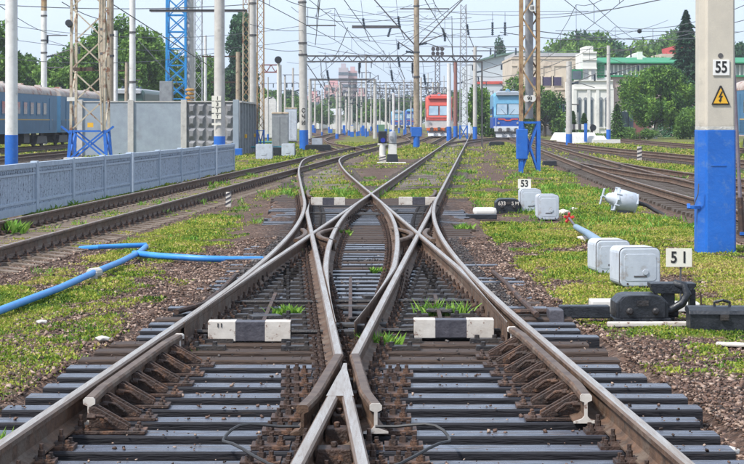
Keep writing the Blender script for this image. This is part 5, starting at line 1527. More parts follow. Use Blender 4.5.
w2(668, 140, 20, 560, 80, 40, 'slanting wire crossing left of the spruce', .012, .3)
w2(100, 106, -4, 219, 128, 72, 'wire slanting down from the twin pole to the blue tower', .025, .0)
r5 = random.Random(5)
spans = sorted([(r5.uniform(6, 104), r5.uniform(285, 420), r5.uniform(20, 130)) for _ in range(30)])
for k, (py_, pa_, L_) in enumerate(spans):
    Yw = 150 + 160 * py_ / 110 + r5.uniform(-10, 30)
    w2(pa_, Yw, py_, pa_ + L_, Yw + r5.uniform(-5, 40), py_ + r5.uniform(-9, 9), '%s thin span wire counted down from the top in the middle of the sky' % (ORD[k] if k < len(ORD) else 'last'), .016, r5.uniform(.1, .7))
t = thing('hanging_insulators', 'pair of hanging insulator strings between the tan pole and the ochre mast', 'insulators', (wx(496, 140), 140, 0))
for px_ in (492.5, 505):
    x_ = wx(px_, 140) - t.location.x; insul(t, x_, 0, wz(22, 140), 1.0); MB().bar((x_, 0, wz(22, 140)), (x_, 0, wz(12, 140)), .03).build('hanger', M_WIRE, t)
MB().bar((-9, 0, wz(12, 140)), (7, 0, wz(11, 140)), .03).build('span_wire', M_WIRE, t)
for k, (px_, py_) in enumerate(((363, 18), (398, 16), (327, 70), (424, 74), (398, 56), (391, 70), (467, 24))):
    t = thing('hanging_insulators', ['insulator string hanging left of the tan pole, high up', 'insulator string hanging close beside the tan pole, high up', 'insulator string hanging below the long gantry near its left end',
             'insulator string hanging right of the tan pole, low down', 'insulator string hanging just above the long gantry', 'insulator string hanging below the long gantry near the tan pole', 'insulator string hanging beside the tall grey lattice mast'][k], 'insulators', (wx(px_, 135), 135, wz(py_, 135)), 0, 'hanging insulator strings')
    insul(t, 0, 0, 0, .8, (.15, 0, -1)); MB().tube([(0, 0, 0), (-.15, 0, 1.3)], .016, 4).build('hanger', M_WIRE, t); MB().tube([(.12, 0, -.8), (.5, 0, -1.7)], .03, 5).build('steady_arm', M_DSTEEL, t)
p0 = (wx(568, 110), 110)
t = thing('wire_weight', 'round black weight hanging on a wire above the trees', 'wire weight', (wx(639.5, 110), 110, wz(31, 110)))
MB().lathe([(.02, -.14), (.12, -.08), (.14, 0), (.12, .08), (.02, .14)], n=12).build('ball', M_BLACK, t, smooth=True)
MB().bar((-5, 0, .02), (6, 0, -.05), .03).build('wire', M_WIRE, t)

# ---------------------------------------------------------------- cabinets beside the yard throat
def cabinet(px, pb, w, h, d, label, m, name='relay_cabinet', round_=False):
    p = wp(px, pb, -.05); t = thing(name, label, 'cabinet', (p.x, p.y + d / 2, -.05), 0, 'cabinets near the slim white signal pole')
    MB().box(0, 0, .1, w, d, h - .1).build('case', m, t, bevel=.03)
    MB().box(0, 0, 0, w * .9, d * .9, .12).build('base', M_DSTEEL, t)
    if round_: MB().prism_y([(-w / 2, h - .02), (w / 2, h - .02), (w * .42, h + w * .25), (w * .2, h + w * .4), (-w * .2, h + w * .4), (-w * .42, h + w * .25)], -d / 2, d / 2).build('roof', m, t, bevel=.02)
    else: MB().box(0, 0, h, w * 1.06, d * 1.06, .12, top=.9).build('roof', M_CONCT, t, bevel=.02)
    for s in (-1, 1): MB().box(s * w * .25, -d / 2 - .012, .2, w * .46, .03, h - .4).build('door', m, t, bevel=.01)
    return t
cabinet(280, 149.5, 1.15, 2.5, .9, 'tall grey relay cabinet behind the slim white signal pole', M_GREYM)
cabinet(270, 139, 1.4, 4.2, 1.2, 'pale rounded tank shaped cabinet behind the tall relay cabinet', M_CONCW, round_=True)
cabinet(291, 142, 1.1, 3.2, 1.0, 'pale blue cabinet right of the tall relay cabinet', M_BOX)
grey_box(264, 159.5, .9, .8, 'small pale box on the ground at the end of the teal pipe', d=.6)
grey_box(288, 157, .75, .75, 'small white box on black foot in front of the relay cabinet', d=.6)
grey_box(317, 148.5, .8, .75, 'small white box right of the lettered pole', d=.6)
machine(318, 151, 1.7, .42, .8, 'low black switch machine right of the lettered pole')
machine(281, 156.5, 1.6, .5, .8, 'low black switch machine in front of the relay cabinet')
machine(497, 146, 1.2, .35, .8, 'far black switch machine in front of the blue and white locomotive')
t = thing('teal_pipe', 'thin teal pipe on low supports left of the relay cabinet', 'pipe', (wx(265, 112), 112, .15))
MB().tube([(-1.6, 0, .2), (1.3, 0, .2)], .07, 8).build('pipe', mat('teal_paint', (.03, .22, .26), rough=.5), t)
for s in (-1, 1): MB().box(s * 1.1, 0, -.2, .12, .12, .35).build('support', M_DSTEEL, t)
t = thing('teal_pipe', 'second teal pipe farther back left of the relay cabinet', 'pipe', (wx(265, 140), 140, .15))
MB().tube([(-1.6, 0, .2), (1.3, 0, .2)], .07, 8).build('pipe', MATS['teal_paint'], t)

# grey box and yellow reel at the blue tower, above the wall
t = thing('transformer_kiosk', 'grey steel kiosk standing high at the foot of the blue lattice tower', 'kiosk', (wx(166.5, 124), 124, -.1))
MB().box(0, 0, 2.6, .85, .8, 2.1).build('case', M_GREYM, t, bevel=.03)
for a_ in (-.3, .3): MB().box(a_, 0, 0, .1, .6, 2.6).build('leg', M_DSTEEL, t)
MB().bar((-.5, 0, 3.0), (-1.3, 0, .5), .08).build('strut', M_GALV, t)
t = thing('insulator_stack', 'yellow ribbed stack on a stand right of the blue lattice tower', 'insulator stack', (wx(190, 120), 120, -.1))
MB().tube([(0, 0, 0), (0, 0, 3.2)], .12, 8).build('stand', M_GALV, t)
for k in range(4): MB().lathe([(.2, 0), (.3, .04), (.3, .12), (.2, .17)], (0, 0, 3.2 + k * .26), n=14).build('disc', mat('ochre_glaze', (.5, .28, .06), (.42, .2, .05), rough=.4), t)
# ---------------------------------------------------------------- rolling stock
def loft(sections, m, mb=None, mi=0):
    mb = mb or MB(); n = len(sections[0][1]); vs = []; fs = []
    for y, pr in sections: vs += [(x, y, z) for x, z in pr]
    for i in range(len(sections) - 1):
        for k in range(n): fs.append((i * n + k, i * n + (k + 1) % n, (i + 1) * n + (k + 1) % n, (i + 1) * n + k))
    fs += [tuple(range(n)), tuple(range(len(sections) * n - 1, (len(sections) - 1) * n - 1, -1))]
    return mb.add(vs, fs, mi)
def sec(w, z0, z1, r=.5, ar=.35, nn=5):
    p = [(-w / 2, z0), (w / 2, z0), (w / 2, z1 - ar)]
    for k in range(1, nn + 1):
        a = math.pi / 2 * k / nn; p.append((w / 2 - r * (1 - math.cos(a)) , z1 - ar + ar * math.sin(a)))
    for k in range(nn, 0, -1):
        a = math.pi / 2 * k / nn; p.append((-w / 2 + r * (1 - math.cos(a)), z1 - ar + ar * math.sin(a)))
    p.append((-w / 2, z1 - ar)); return p
def bogie(t, y, m=None):
    m = m or M_DSTEEL
    b = MB().box(0, y, .35, 2.3, 3.8, .55, topy=.8).build('bogie', m, t, bevel=.05)
    for dy in (-1.35, 1.35):
        for s in (-1, 1):
            MB().lathe([(.3, -.07), (.52, -.06), (.52, .05), (.56, .06), (.56, .08), (.2, .09)], (s * .78, y + dy, .52 + .2), n=20, axis='x').build('wheel', M_DSTEEL, t)
def loco(px, Y, rz, label, C, L=17, W=3.15, H=4.3, slope=.5, kind=0, grp='locomotives in the yard'):
    """front at local y = 0, body runs to +y; C: dict of materials"""
    x = wx(px, Y); t = thing('locomotive', label, 'locomotive', (x, Y, .02), rz, grp)
    zb = 1.15
    lo = MB(); loft([(0.0, sec(W * .94, zb, 2.35, .1, .05)), (0.02, sec(W * .98, zb, 2.35, .1, .05)), (.25, sec(W, zb, 2.38, .1, .05)), (L, sec(W, zb, 2.38, .1, .05))], None, lo)
    lo.build('body', C['low'], t, bevel=.02)
    up_ = MB(); loft([(.0, sec(W * .92, 2.34, 2.5, .1, .05)), (slope * .55, sec(W * .93, 2.34, 3.45, .3, .2)), (slope, sec(W * .93, 2.34, H - .35, .55, .35)), (slope + .5, sec(W, 2.34, H, .7, .45)), (L, sec(W, 2.34, H, .7, .45))], None, up_)
    up_.build('cab', C['up'], t, bevel=.015)
    ro = MB(); loft([(slope - .22, sec(W * .78, H - .35, H - .10, .3, .12)), (slope + .5, sec(W * .82, H - .3, H + .07, .45, .22)), (L - .4, sec(W * .82, H - .3, H + .07, .45, .22))], None, ro)
    ro.build('roof', C['roof'], t)
    # windscreens lie in the slope of the cab front
    def yf(z): return slope * .55 * (z - 2.5) / .95 if z < 3.45 else slope * .55 + slope * .45 * (z - 3.45) / (H - .35 - 3.45)
    for s in (-1, 1):
        for (grow_, m_, nm, off) in ((.06, M_BLACK, 'window_frame', .012), (0, M_GLASSL, 'windscreen', .03)):
            z0_, z1_ = 2.70 - grow_, 3.62 + (H - 4.7) * .4 + grow_; xa_, xb_ = .10 - grow_, 1.24 + grow_
            if nm == 'windscreen': par_ = fo
            vs = [(s * xa_, yf(z0_) - off - .01, z0_), (s * xb_, yf(z0_) - off - .01, z0_), (s * xb_ * .96, yf(z1_) - off - .03, z1_), (s * xa_, yf(z1_) - off - .03, z1_)]
            vs += [(a, b + .09, c) for a, b, c in vs]
            mb = MB(); mb.add(vs, [(0, 1, 2, 3), (7, 6, 5, 4), (0, 4, 5, 1), (1, 5, 6, 2), (2, 6, 7, 3), (3, 7, 4, 0)])
            o_ = mb.build(nm, m_, t if nm == 'window_frame' else fo)
            if nm == 'window_frame': fo = o_
    MB().box(0, -.06, zb - .35, W * .9, .3, .34).build('buffer_beam', C['beam'], t, bevel=.02)
    for s in (-1, 1):
        b = MB(); b.tube([(s * .88, 0, .98), (s * .88, -.5, .98)], .1, 8); b.tube([(s * .88, -.5, .98), (s * .88, -.56, .98)], .24, 12); b.build('buffer', M_DSTEEL, t)
        MB().tube([(s * 1.05, -.02, 1.75), (s * 1.05, -.1, 1.75)], .13, 12).build('headlight', M_GALV, t)
    MB().box(0, -.3, .85, .35, .6, .38).build('coupler', M_DSTEEL, t, bevel=.05)
    MB().prism_x([(-.25, .15), (-.1, .15), (.3, .75), (.1, .75)], -1.35, 1.35).build('snow_plough', C['plough'], t)
    for s in (-1, 1):
        MB().bar((s * .25, yf(2.9) - .09, 2.72), (s * .75, yf(3.4) - .10, 3.3), .035).build('wiper', M_BLACK, t)
        MB().tube([(s * W * .40, -.10, 1.3), (s * W * .40, -.14, 2.3)], .025, 6).build('handrail', c_w if 'stripe' in C else M_GALV, t)
        MB().tube([(s * .45, -.32, .95), (s * .45, -.5, .6), (s * .3, -.45, .45)], .04, 6).build('air_hose', M_RUBBER, t)
    MB().bar((-1.2, -.12, 2.42), (1.2, -.12, 2.42), .03).build('handrail', M_GALV, t)
    MB().prism_x([(slope - .35, H - .42), (slope + .1, H - .36), (slope + .1, H - .28), (slope - .35, H - .34)], -W * .40, W * .40).build('sun_visor', C['roof'], t)
    h = MB(); h.tube([(0, slope + .0, H - .02), (0, slope + .5, H + .05)], .26, 12); h.build('searchlight', C['up'], t)
    MB().tube([(0, slope - .03, H - .02), (0, slope + .02, H - .02)], .2, 12).build('searchlight_glass', M_GLASSL, t)
    if 'band' in C:
        MB().box(0, -.03, C['bz'], W * .945, .06, C['bh']).build('front_band', C['band'], t, bevel=.01)
    if 'stripe' in C:
        z = C['sz']
        m_ = MB(); m_.prism_y([(-1.1, z), (-.5, z), (-.25, z - .16), (.25, z - .16), (.5, z), (1.1, z), (1.1, z + .13), (.42, z + .13), (.18, z - .02), (-.18, z - .02), (-.42, z + .13), (-1.1, z + .13)], -.055, .0); m_.build('front_emblem', C['stripe'], t)
        for s in (-1, 1): MB().box(s * (W / 2 + .012), L / 2, z + .35, .03, L - 1.5, .1).build('side_stripe', C['yellow'], t)
    for k in range(5):
        for s in (-1, 1):
            f_ = MB().box(s * (W / 2 + .01), 2.2 + k * 2.9, 2.75, .05, 1.0, .62).build('side_window', M_GLASS, t)
    MB().box(-(W / 2 + .01), .9, 1.3, .05, .65, 2.3).build('door', C['low'], t); MB().box((W / 2 + .01), .9, 1.3, .05, .65, 2.3).build('door', C['low'], t)
    MB().box(0, L / 2, .55, 2.2, 3.5, .6).build('underframe_tank', M_DSTEEL, t, bevel=.05)
    bogie(t, 2.8); bogie(t, L - 2.8)
    pg = MB()
    for s in (-1, 1):
        pg.bar((s * .6, 2.2, H + .1), (s * .45, 3.2, H + .6), .05); pg.bar((s * .45, 3.2, H + .6), (s * .8, 2.2, H + .95), .05)
    pg.bar((-.95, 2.2, H + .97), (.95, 2.2, H + .97), .07); pg.bar((-.9, 2.4, H + .1), (.9, 2.4, H + .1), .08)
    pg.build('pantograph', M_DSTEEL, t)
    for k in range(4):
        MB().lathe([(.08, 0), (.13, .05), (.08, .1), (.13, .15), (.07, .3)], ((-.7, .7, -.7, .7)[k], 1.8 + (k // 2) * 2.0, H + .02), n=8).build('roof_insulator', M_INSUL, t)
    return t
c_red = mat('loco_red', (.62, .10, .075), (.54, .085, .065), rough=.45, scale=2); c_lg = mat('loco_light_grey', (.60, .58, .57), (.50, .49, .48), rough=.5, scale=2)
c_or = mat('loco_orange', (.75, .16, .03), rough=.5); c_bl = mat('loco_blue', (.015, .09, .40), (.02, .075, .33), rough=.4, scale=2); c_cy = mat('loco_cyan', (.14, .36, .54), (.11, .31, .48), rough=.4, scale=2)
c_w = mat('loco_white', (.62, .64, .66), (.52, .54, .56), rough=.5); c_mg = mat('loco_mid_grey', (.30, .33, .37), (.25, .28, .32), rough=.5); c_y = mat('loco_yellow', (.7, .5, .1), rough=.5)
l1 = loco(439, 226, -.03, 'red and light grey locomotive with orange skirt facing the camera', dict(low=c_lg, up=c_red, roof=c_red, beam=c_or, plough=c_w, band=c_red, bz=2.05, bh=.42), H=5.15, slope=.75, W=3.35)
l2 = loco(508, 205, -.045, 'blue locomotive with cyan cab and red front emblem standing near the ochre lattice mast', dict(low=c_bl, up=c_cy, roof=c_mg, beam=c_w, plough=M_GALV, band=c_w, bz=1.16, bh=.22, stripe=c_red, sz=2.12, yellow=c_y), H=5.25, slope=.5, W=3.35)
l3 = loco(397, 470, -.05, 'distant small blue locomotive, the left of two behind the tan pole', dict(low=c_bl, up=c_cy, roof=c_mg, beam=c_w, plough=M_DSTEEL, stripe=c_red, sz=2.1, yellow=c_y), H=4.7)
l4 = loco(412, 420, -.05, 'distant small blue locomotive, the right of two, close beside the tan pole', dict(low=c_bl, up=c_bl, roof=c_cy, beam=c_w, plough=M_DSTEEL, stripe=c_red, sz=2.1, yellow=c_y), H=4.7)

def carriage(x, y0, y1, rz, label, side=1, W=3.1, H=4.35):
    t = thing('passenger_carriage', label, 'railway carriage', (x, y0, .02), rz, 'blue passenger carriages')
    L = y1 - y0
    cb = mat('carriage_blue', (.055, .17, .31), (.045, .14, .25), rough=.5, scale=1.2, c3=(.08, .1, .12), s3=2, lo3=.6, hi3=.8)
    cr_ = mat('carriage_roof_rusty', (.44, .39, .35), (.34, .28, .25), rough=.75, scale=1.5, c3=(.24, .1, .07), s3=1.1, lo3=.52, hi3=.6)
    loft([(0, sec(W, 1.1, H - .62, .02, .02)), (L, sec(W, 1.1, H - .62, .02, .02))], None, b := MB()); b.build('body', cb, t)
    loft([(0.02, sec(W * 1.01, H - .64, H, 1.0, .6)), (L - .02, sec(W * 1.01, H - .64, H, 1.0, .6))], None, b := MB()); b.build('roof', cr_, t, smooth=True)
    n = int(L / 2.2)
    for s in (-1, 1):
        m = MB()
        for k in range(9): m.box(s * (W / 2 + .012), L / 2, 1.25 + k * .085, .03, L - .4, .035)
        m.build('ribbed_side', cb, t)
        MB().box(s * (W / 2 + .014), L / 2, 1.98, .035, L - 3.4, .07).build('yellow_line', mat('old_yellow_line', (.5, .34, .12), rough=.6), t)
        for k in range(n):
            y = 1.3 + (L - 2.6) * (k + .5) / n
            if k in (0, n - 1): MB().box(s * (W / 2 + .016), y, 1.3, .04, .8, 2.2).build('door', cb, t); continue
            f_ = MB().box(s * (W / 2 + .012), y, 2.3, .04, 1.15, .92).build('window', cb, t)
            MB().box(s * (W / 2 + .024), y, 2.38, .04, 1.0, .76).build('pane', M_GLASS, f_)
    for k in range(8): MB().box((-.5, .5)[k % 2], 1.5 + (L - 3) * k / 7, H - .05, .5, .5, .16, top=.8).build('roof_vent', cr_, t)
    MB().box(0, -.03, 1.3, .9, .1, 2.2).build('end_door', M_GREYM, t)
    for k in range(4): MB().box((-.6, .6)[k % 2], L * (.3 + .12 * k), .45, 1.0, 1.8, .65).build('underframe_box', M_DSTEEL, t, bevel=.04)
    bogie(t, 3.2); bogie(t, L - 3.2)
    return t
xv = lambda y: float(np.interp(y, [p[0] for p in TR_V], [p[1] for p in TR_V]))
a_ = -math.atan((xv(150) - xv(110)) / 40)
carriage(xv(108) - 1.2, 108, 131.5, a_, 'blue passenger carriage with rust streaked roof at the left edge')
carriage(xv(133) - 1.2, 133, 156.5, a_, 'second blue passenger carriage, half hidden behind the cream lattice tower')
loco(127, 176, -.03, 'dark green locomotive nose rising above the wall behind the carriages', dict(low=mat('dark_green', (.02, .06, .045), rough=.4), up=mat('dark_green', (.02, .06, .045)), roof=M_GALV, beam=M_DSTEEL, plough=M_DSTEEL), H=5.0, L=14)
carriage(23.1, 86, 111, 0, 'blue passenger carriage at the right edge beyond the number 55 pole')

# ---------------------------------------------------------------- buildings on the right
BY = 262.0
bz = lambda py: wz(py, BY)
bx = lambda px: wx(px, BY)
M_WALLW = mat('whitewashed_wall', (.75, .74, .70), (.65, .64, .60), rough=.85, scale=.4, c3=(.38, .37, .36), s3=.3, lo3=.55, hi3=.75)
M_TAN = mat('tan_plaster', (.60, .52, .42), (.50, .42, .34), rough=.85, scale=.4, c3=(.3, .24, .2), s3=.35, lo3=.55, hi3=.75)
M_PINK = mat('pinkish_plaster', (.52, .40, .38), (.46, .35, .33), rough=.85, scale=.5)
M_GRN = mat('green_roof_paint', (.025, .25, .11), (.02, .2, .09), rough=.6, scale=1)
M_SHED = mat('shed_roof_grey', (.40, .41, .42), (.34, .34, .36), rough=.8, scale=.6)
wb = thing('white_building', 'white railway building with stepped parapet, slit windows and green roof', 'building', (0, 0, 0))
MB().box((bx(574) + bx(613)) / 2, BY + 6, -.3, bx(613) - bx(574), 12, bz(80) + .3).build('front_wall', M_WALLW, wb)
MB().box((bx(583) + bx(597)) / 2, BY + 5, bz(81), bx(597) - bx(583), 9, bz(52) - bz(81)).build('tower', M_WALLW, wb)
MB().box((bx(587) + bx(594)) / 2, BY + 5, bz(52) - .01, bx(594) - bx(587), 8, bz(45.5) - bz(52)).build('parapet', M_WALLW, wb)
MB().box((bx(597) + bx(612)) / 2, BY + 6.5, bz(81), bx(612) - bx(597), 10, bz(70) - bz(81)).build('upper_wall', M_WALLW, wb)
MB().box((bx(613) + bx(800)) / 2, BY + 11, -.3, bx(800) - bx(613), 18, bz(76) + .3).build('side_wall', M_PINK, wb)
MB().box((bx(596) + bx(800)) / 2, BY + 12, bz(76), bx(800) - bx(597), 20, bz(64) - bz(76)).build('clerestory', mat('clerestory_grey', (.34, .37, .36), (.28, .3, .3), rough=.7), wb)
for k in range(44):
    x_ = bx(598) + k * .62
    MB().box(x_, BY + 1.9, bz(75), .16, .2, bz(64.5) - bz(75)).build('mullion', M_WALLW, wb)
MB().box((bx(596) + bx(800)) / 2, BY + 11, bz(76.5), bx(800) - bx(596), 19, .25).build('green_gutter', M_GRN, wb)
MB().prism_x([(BY + 1.2, bz(63)), (BY + 22.5, bz(63)), (BY + 22.5, bz(58)), (BY + 12, bz(54.5)), (BY + 1.2, bz(61.8))], bx(596), bx(800)).build('roof', M_GRN, wb)
for px_ in (579.5, 585.5, 591.5, 601, 606.5):
    f_ = MB().box(bx(px_), BY - .04, bz(127), .42, .12, bz(99) - bz(127)).build('slit_window', M_GREYM, wb)
    MB().box(bx(px_), BY - .07, bz(126), .26, .12, bz(100) - bz(126)).build('pane', M_GLASS, f_)
for px_ in (575, 588.7, 597.5, 612): MB().box(bx(px_), BY - .06, -.3, .45, .2, bz(88) + .3).build('pilaster', M_WALLW, wb)
MB().box((bx(574) + bx(613)) / 2, BY - .08, bz(89.5), bx(613) - bx(574), .25, .18).build('cornice', M_WALLW, wb)
MB().box((bx(574) + bx(613)) / 2, BY - .08, bz(81), bx(613) - bx(574), .28, .18).build('cornice', M_WALLW, wb)
MB().box(bx(577), BY + 1.7, bz(80), 1.6, 3, bz(69) - bz(80)).build('dormer', M_GRN, wb); MB().box(bx(577), BY + .12, bz(79), 1.3, .1, bz(71) - bz(79)).build('dormer_window', M_GLASS, wb)
for px_, w_ in ((626, 1.3), (634, 1.3), (660, 1.3)):
    f_ = MB().box(bx(px_), BY + 1.95, bz(131), w_, .12, 3.0).build('window', M_WALLW, wb); MB().box(bx(px_), BY + 1.88, bz(130), w_ - .3, .1, 2.6).build('pane', M_GLASS, f_)
MB().box(bx(643), BY + 1.9, -.3, 2.2, .2, 4.2).build('brown_gate', mat('brown_gate', (.2, .07, .06), rough=.7), wb)
MB().prism_y([(bx(662) - 2.6, bz(56)), (bx(662) + 2.6, bz(56)), (bx(662), bz(46))], BY + 24, BY + 30).build('white_gable', M_WALLW, wb)
MB().box(bx(648), BY + 8, bz(58), .7, .7, bz(49.5) - bz(58)).build('chimney', M_WALLW, wb)

SY = 275.0
sx_ = lambda px: wx(px, SY)
sz_ = lambda py: wz(py, SY)
ts = thing('engine_shed', 'long tan engine shed with dark windows and a green arched gate', 'building', (0, 0, 0))
MB().box((sx_(512) + sx_(592)) / 2, SY + 10, -.3, sx_(592) - sx_(512), 20, sz_(59) + .3).build('wall', M_TAN, ts)
MB().box((sx_(512) + sx_(592)) / 2, SY + 10, sz_(59), sx_(592) - sx_(512) + .2, 20.2, .3).build('parapet', M_TAN, ts)
MB().box((sx_(512) + sx_(592)) / 2, SY + 10, sz_(56), sx_(592) - sx_(512) - .6, 19, .5).build('roof', M_SHED, ts)
for px_ in (536, 547, 557.5):
    f_ = MB().box(sx_(px_), SY - .04, sz_(86), 1.4, .16, sz_(76) - sz_(86)).build('window', M_TAN, ts); MB().box(sx_(px_), SY - .09, sz_(85.5), 1.15, .12, sz_(77) - sz_(85.5)).build('pane', mat('violet_glass', (.05, .04, .09), (.09, .07, .13), rough=.2), f_)
ar_ = []
for k in range(13):
    a_ = math.pi * k / 12; ar_.append((sx_(562.5) + math.cos(a_) * 1.15, sz_(112) + math.sin(a_) * (sz_(101.5) - sz_(112))))
ar_ = [(sx_(562.5) + 1.15, -.2)] + ar_ + [(sx_(562.5) - 1.15, -.2)]
gm = mat('gate_green', (.02, .27, .16), (.02, .22, .13), rough=.5)
gt = MB().prism_y(ar_, SY - .1, SY + .1).build('arched_gate', gm, ts)
MB().box(sx_(562.5), SY - .13, 0, .08, .06, sz_(102)).build('gate_seam', M_DSTEEL, gt); MB().box(sx_(562.5), SY - .13, 1.8, 2.1, .06, .12).build('gate_bar', c_y, gt)
MB().box((sx_(535) + sx_(556)) / 2, SY - .5, -.1, sx_(556) - sx_(535), .3, 1.3).build('dark_plinth', M_DSTEEL, ts)

# trellis, arches and trim that age the two facades
tr_ = MB()
for k in range(5): tr_.box(bx(597.5 + k * 1.9), BY + 1.38, bz(78), .12, .1, bz(63) - bz(78))
for k in range(5): tr_.box(bx(601.3), BY + 1.36, bz(77 - k * 3.2), bx(605.3) - bx(597.3), .1, .12)
tr_.build('green_trellis', M_GRN, wb)
for px_ in (579.5, 585.5, 591.5, 601, 606.5):
    a_ = [(bx(px_) + math.cos(math.pi * k / 8) * .30, bz(99.6) + math.sin(math.pi * k / 8) * .34) for k in range(9)]
    MB().prism_y(a_, BY - .11, BY + .05).build('window_arch', M_GREYM, wb)
    MB().box(bx(px_), BY - .1, bz(128.2), .62, .2, .12).build('sill', M_WALLW, wb)
for py_, w_ in ((69, .2), (60, .3), (53, .25)): MB().box((bx(583) + bx(597)) / 2, BY + .45, bz(py_), bx(597) - bx(583) + .1, .2, w_).build('tower_moulding', M_WALLW, wb)
for px_ in (586.5, 593.5): MB().box(bx(px_), BY + .45, bz(79), .5, .14, 1.6).build('tower_window', M_GREYM, wb)
for py_ in (66, 90, 98): MB().box((sx_(512) + sx_(592)) / 2, SY - .05, sz_(py_), sx_(592) - sx_(512) + .1, .16, .18).build('string_course', M_TAN, ts)
for px_ in (519, 530, 541.8, 552.5, 572): MB().box(sx_(px_), SY - .05, -.2, .5, .14, sz_(66) + .2).build('pilaster', M_TAN, ts)
for px_ in (525, 536, 547): MB().box(sx_(px_), SY - .03, sz_(124), 1.5, .12, sz_(104) - sz_(124)).build('tall_window', M_GLASS, ts)

RY = 330.0
rs_ = thing('arched_shed', 'wide grey shed with shallow arched white roof behind the blue locomotive', 'building', (0, 0, 0))
pts = [(wx(470, RY), -.3), (wx(585, RY), -.3)]
for k in range(13):
    u = k / 12; px_ = 585 - (585 - 476) * u
    pts.append((wx(px_, RY), wz(62 - 9.5 * math.sin(math.pi * (1 - u)) ** .9, RY)))
pts.append((wx(470, RY), wz(63, RY)))
MB().prism_y(pts, RY, RY + 30).build('wall', mat('pale_grey_gable', (.56, .60, .64), (.48, .52, .56), rough=.8, scale=.3), rs_)
rf = MB()
for k in range(2, 14):
    a_, b_ = pts[k], pts[k + 1]; rf.bar((a_[0], RY - .3, a_[1] + .12), (b_[0], RY - .3, b_[1] + .12), .7, .3)
rf.build('roof_edge', mat('dull_green_edge', (.10, .2, .16), (.16, .22, .2), rough=.7), rs_)
MB().box(wx(490, RY), RY - .1, wz(84, RY), 6, .2, .5).build('red_line', c_red, rs_)

t = thing('far_roof', 'low building with a red roof band behind the spruce and the number 55 pole', 'building', (0, 0, 0))
MB().box(wx(730, 330), 345, 0, 22, 14, wz(52, 330)).build('wall', M_TAN, t); MB().box(wx(718, 330), 345, wz(52, 330), 13, 15, wz(44, 330) - wz(52, 330)).build('roof', mat('roof_red', (.5, .05, .05), (.4, .05, .05), rough=.6), t)

# whitewashed end stop and its barrier
p = wp(582, 143, -.05)
es = thing('end_stop_ramp', 'whitewashed two step concrete ramp in front of the white building', 'concrete ramp', (wx(582, 163), 163, -.05))
MB().box(0, 0, 0, 4.6, 2.6, .72, top=.80).build('lower_step', M_WHITE, es, bevel=.04)
MB().box(-.45, 2.2, 0.3, 4.1, 2.4, .68, top=.82).build('upper_step', M_WHITE, es, bevel=.04)
MB().box(.15, -1.45, .2, .25, .2, 1.6).build('blue_post', M_BLUE, es)
MB().box(1.9, -1.9, .05, 2.4, .6, .35).build('white_block', M_WHITE, es, bevel=.03)
br_ = thing('striped_barrier', 'black and white checked barrier beam behind the whitewashed ramp', 'barrier', (wx(580, 172), 172, -.05))
for k in range(9):
    MB().box(-1.15 + k * .28, 0, 1.22, .28, .25, .5).build('painted_square', M_KPAINT if k % 2 == 0 else M_WHITE, br_)
for s in (-1, 1): MB().box(s * 1.1, 0.05, 0, .2, .2, 1.2).build('leg', M_DSTEEL, br_)
MB().tube([(1.2, -.2, 1.4), (1.2, .2, 1.4)], .3, 14).build('round_end', M_BLACK, br_)

# ---------------------------------------------------------------- far town
def tower_block(px0, px1, top, Y, label, m, fl=3.0, dep=16):
    xa, xb = wx(px0, Y), wx(px1, Y); H_ = wz(top, Y)
    t = thing('apartment_block', label, 'apartment block', ((xa + xb) / 2, Y, -.3), 0, 'pinkish apartment blocks on the skyline')
    MB().box(0, dep / 2, 0, xb - xa, dep, H_).build('wall', m, t)
    w_ = MB(); nf = int(H_ / fl); nw = max(3, int((xb - xa) / 3))
    for f in range(nf):
        for k in range(nw):
            w_.box(-(xb - xa) / 2 + (k + .5) * (xb - xa) / nw, -.1, f * fl + 1.1, 1.5, .15, 1.4)
    w_.build('windows', M_GLASS, t); t.children[-1]['kind'] = 'stuff' if nf * nw > 100 else None
    if nf * nw <= 100: del t.children[-1]['kind']
    MB().box(0, dep / 2, H_, (xb - xa) * .5, dep * .5, 2.2).build('roof_house', m, t)
    return t
mp_ = mat('pink_brick_far', (.58, .32, .32), (.48, .30, .31), rough=.9, scale=.1, c3=(.5, .42, .42), s3=.12); mg_ = mat('grey_panel_far', (.40, .40, .44), (.46, .36, .38), rough=.9, scale=.1)
tower_block(338.5, 348, 67, 900, 'tallest far tower block, its left grey half', mg_)
tower_block(348, 357, 70, 915, 'tallest far tower block, its right pinkish half', mp_)
tower_block(324, 342, 84, 820, 'broad pink apartment block left of the tallest tower', mp_)
tower_block(306, 320, 95, 860, 'low pink apartment block just right of the lettered pole', mp_)
tower_block(356, 366, 92, 880, 'low pink block right of the tallest tower', mp_)
tower_block(262, 274, 100, 840, 'low pale block left of the slim white signal pole', mg_)
tower_block(281, 296, 97, 900, 'pale pink block just left of the lettered pole', mp_)
tower_block(367, 380, 98, 930, 'grey pink block above the far poles right of the tallest tower', mg_)
tower_block(382, 397, 103, 960, 'low grey block above the left one of the two distant blue locomotives', mg_)
t = thing('far_warehouse', 'long white warehouse below the pink tower blocks', 'warehouse', (wx(334, 520), 520, -.3))
MB().box(0, 8, 0, 8.5, 14, 4.2).build('wall', M_WALLW, t); MB().prism_x([(0, 4.2), (15, 4.2), (7.5, 6)], -4.4, 4.4).build('roof', M_SHED, t)

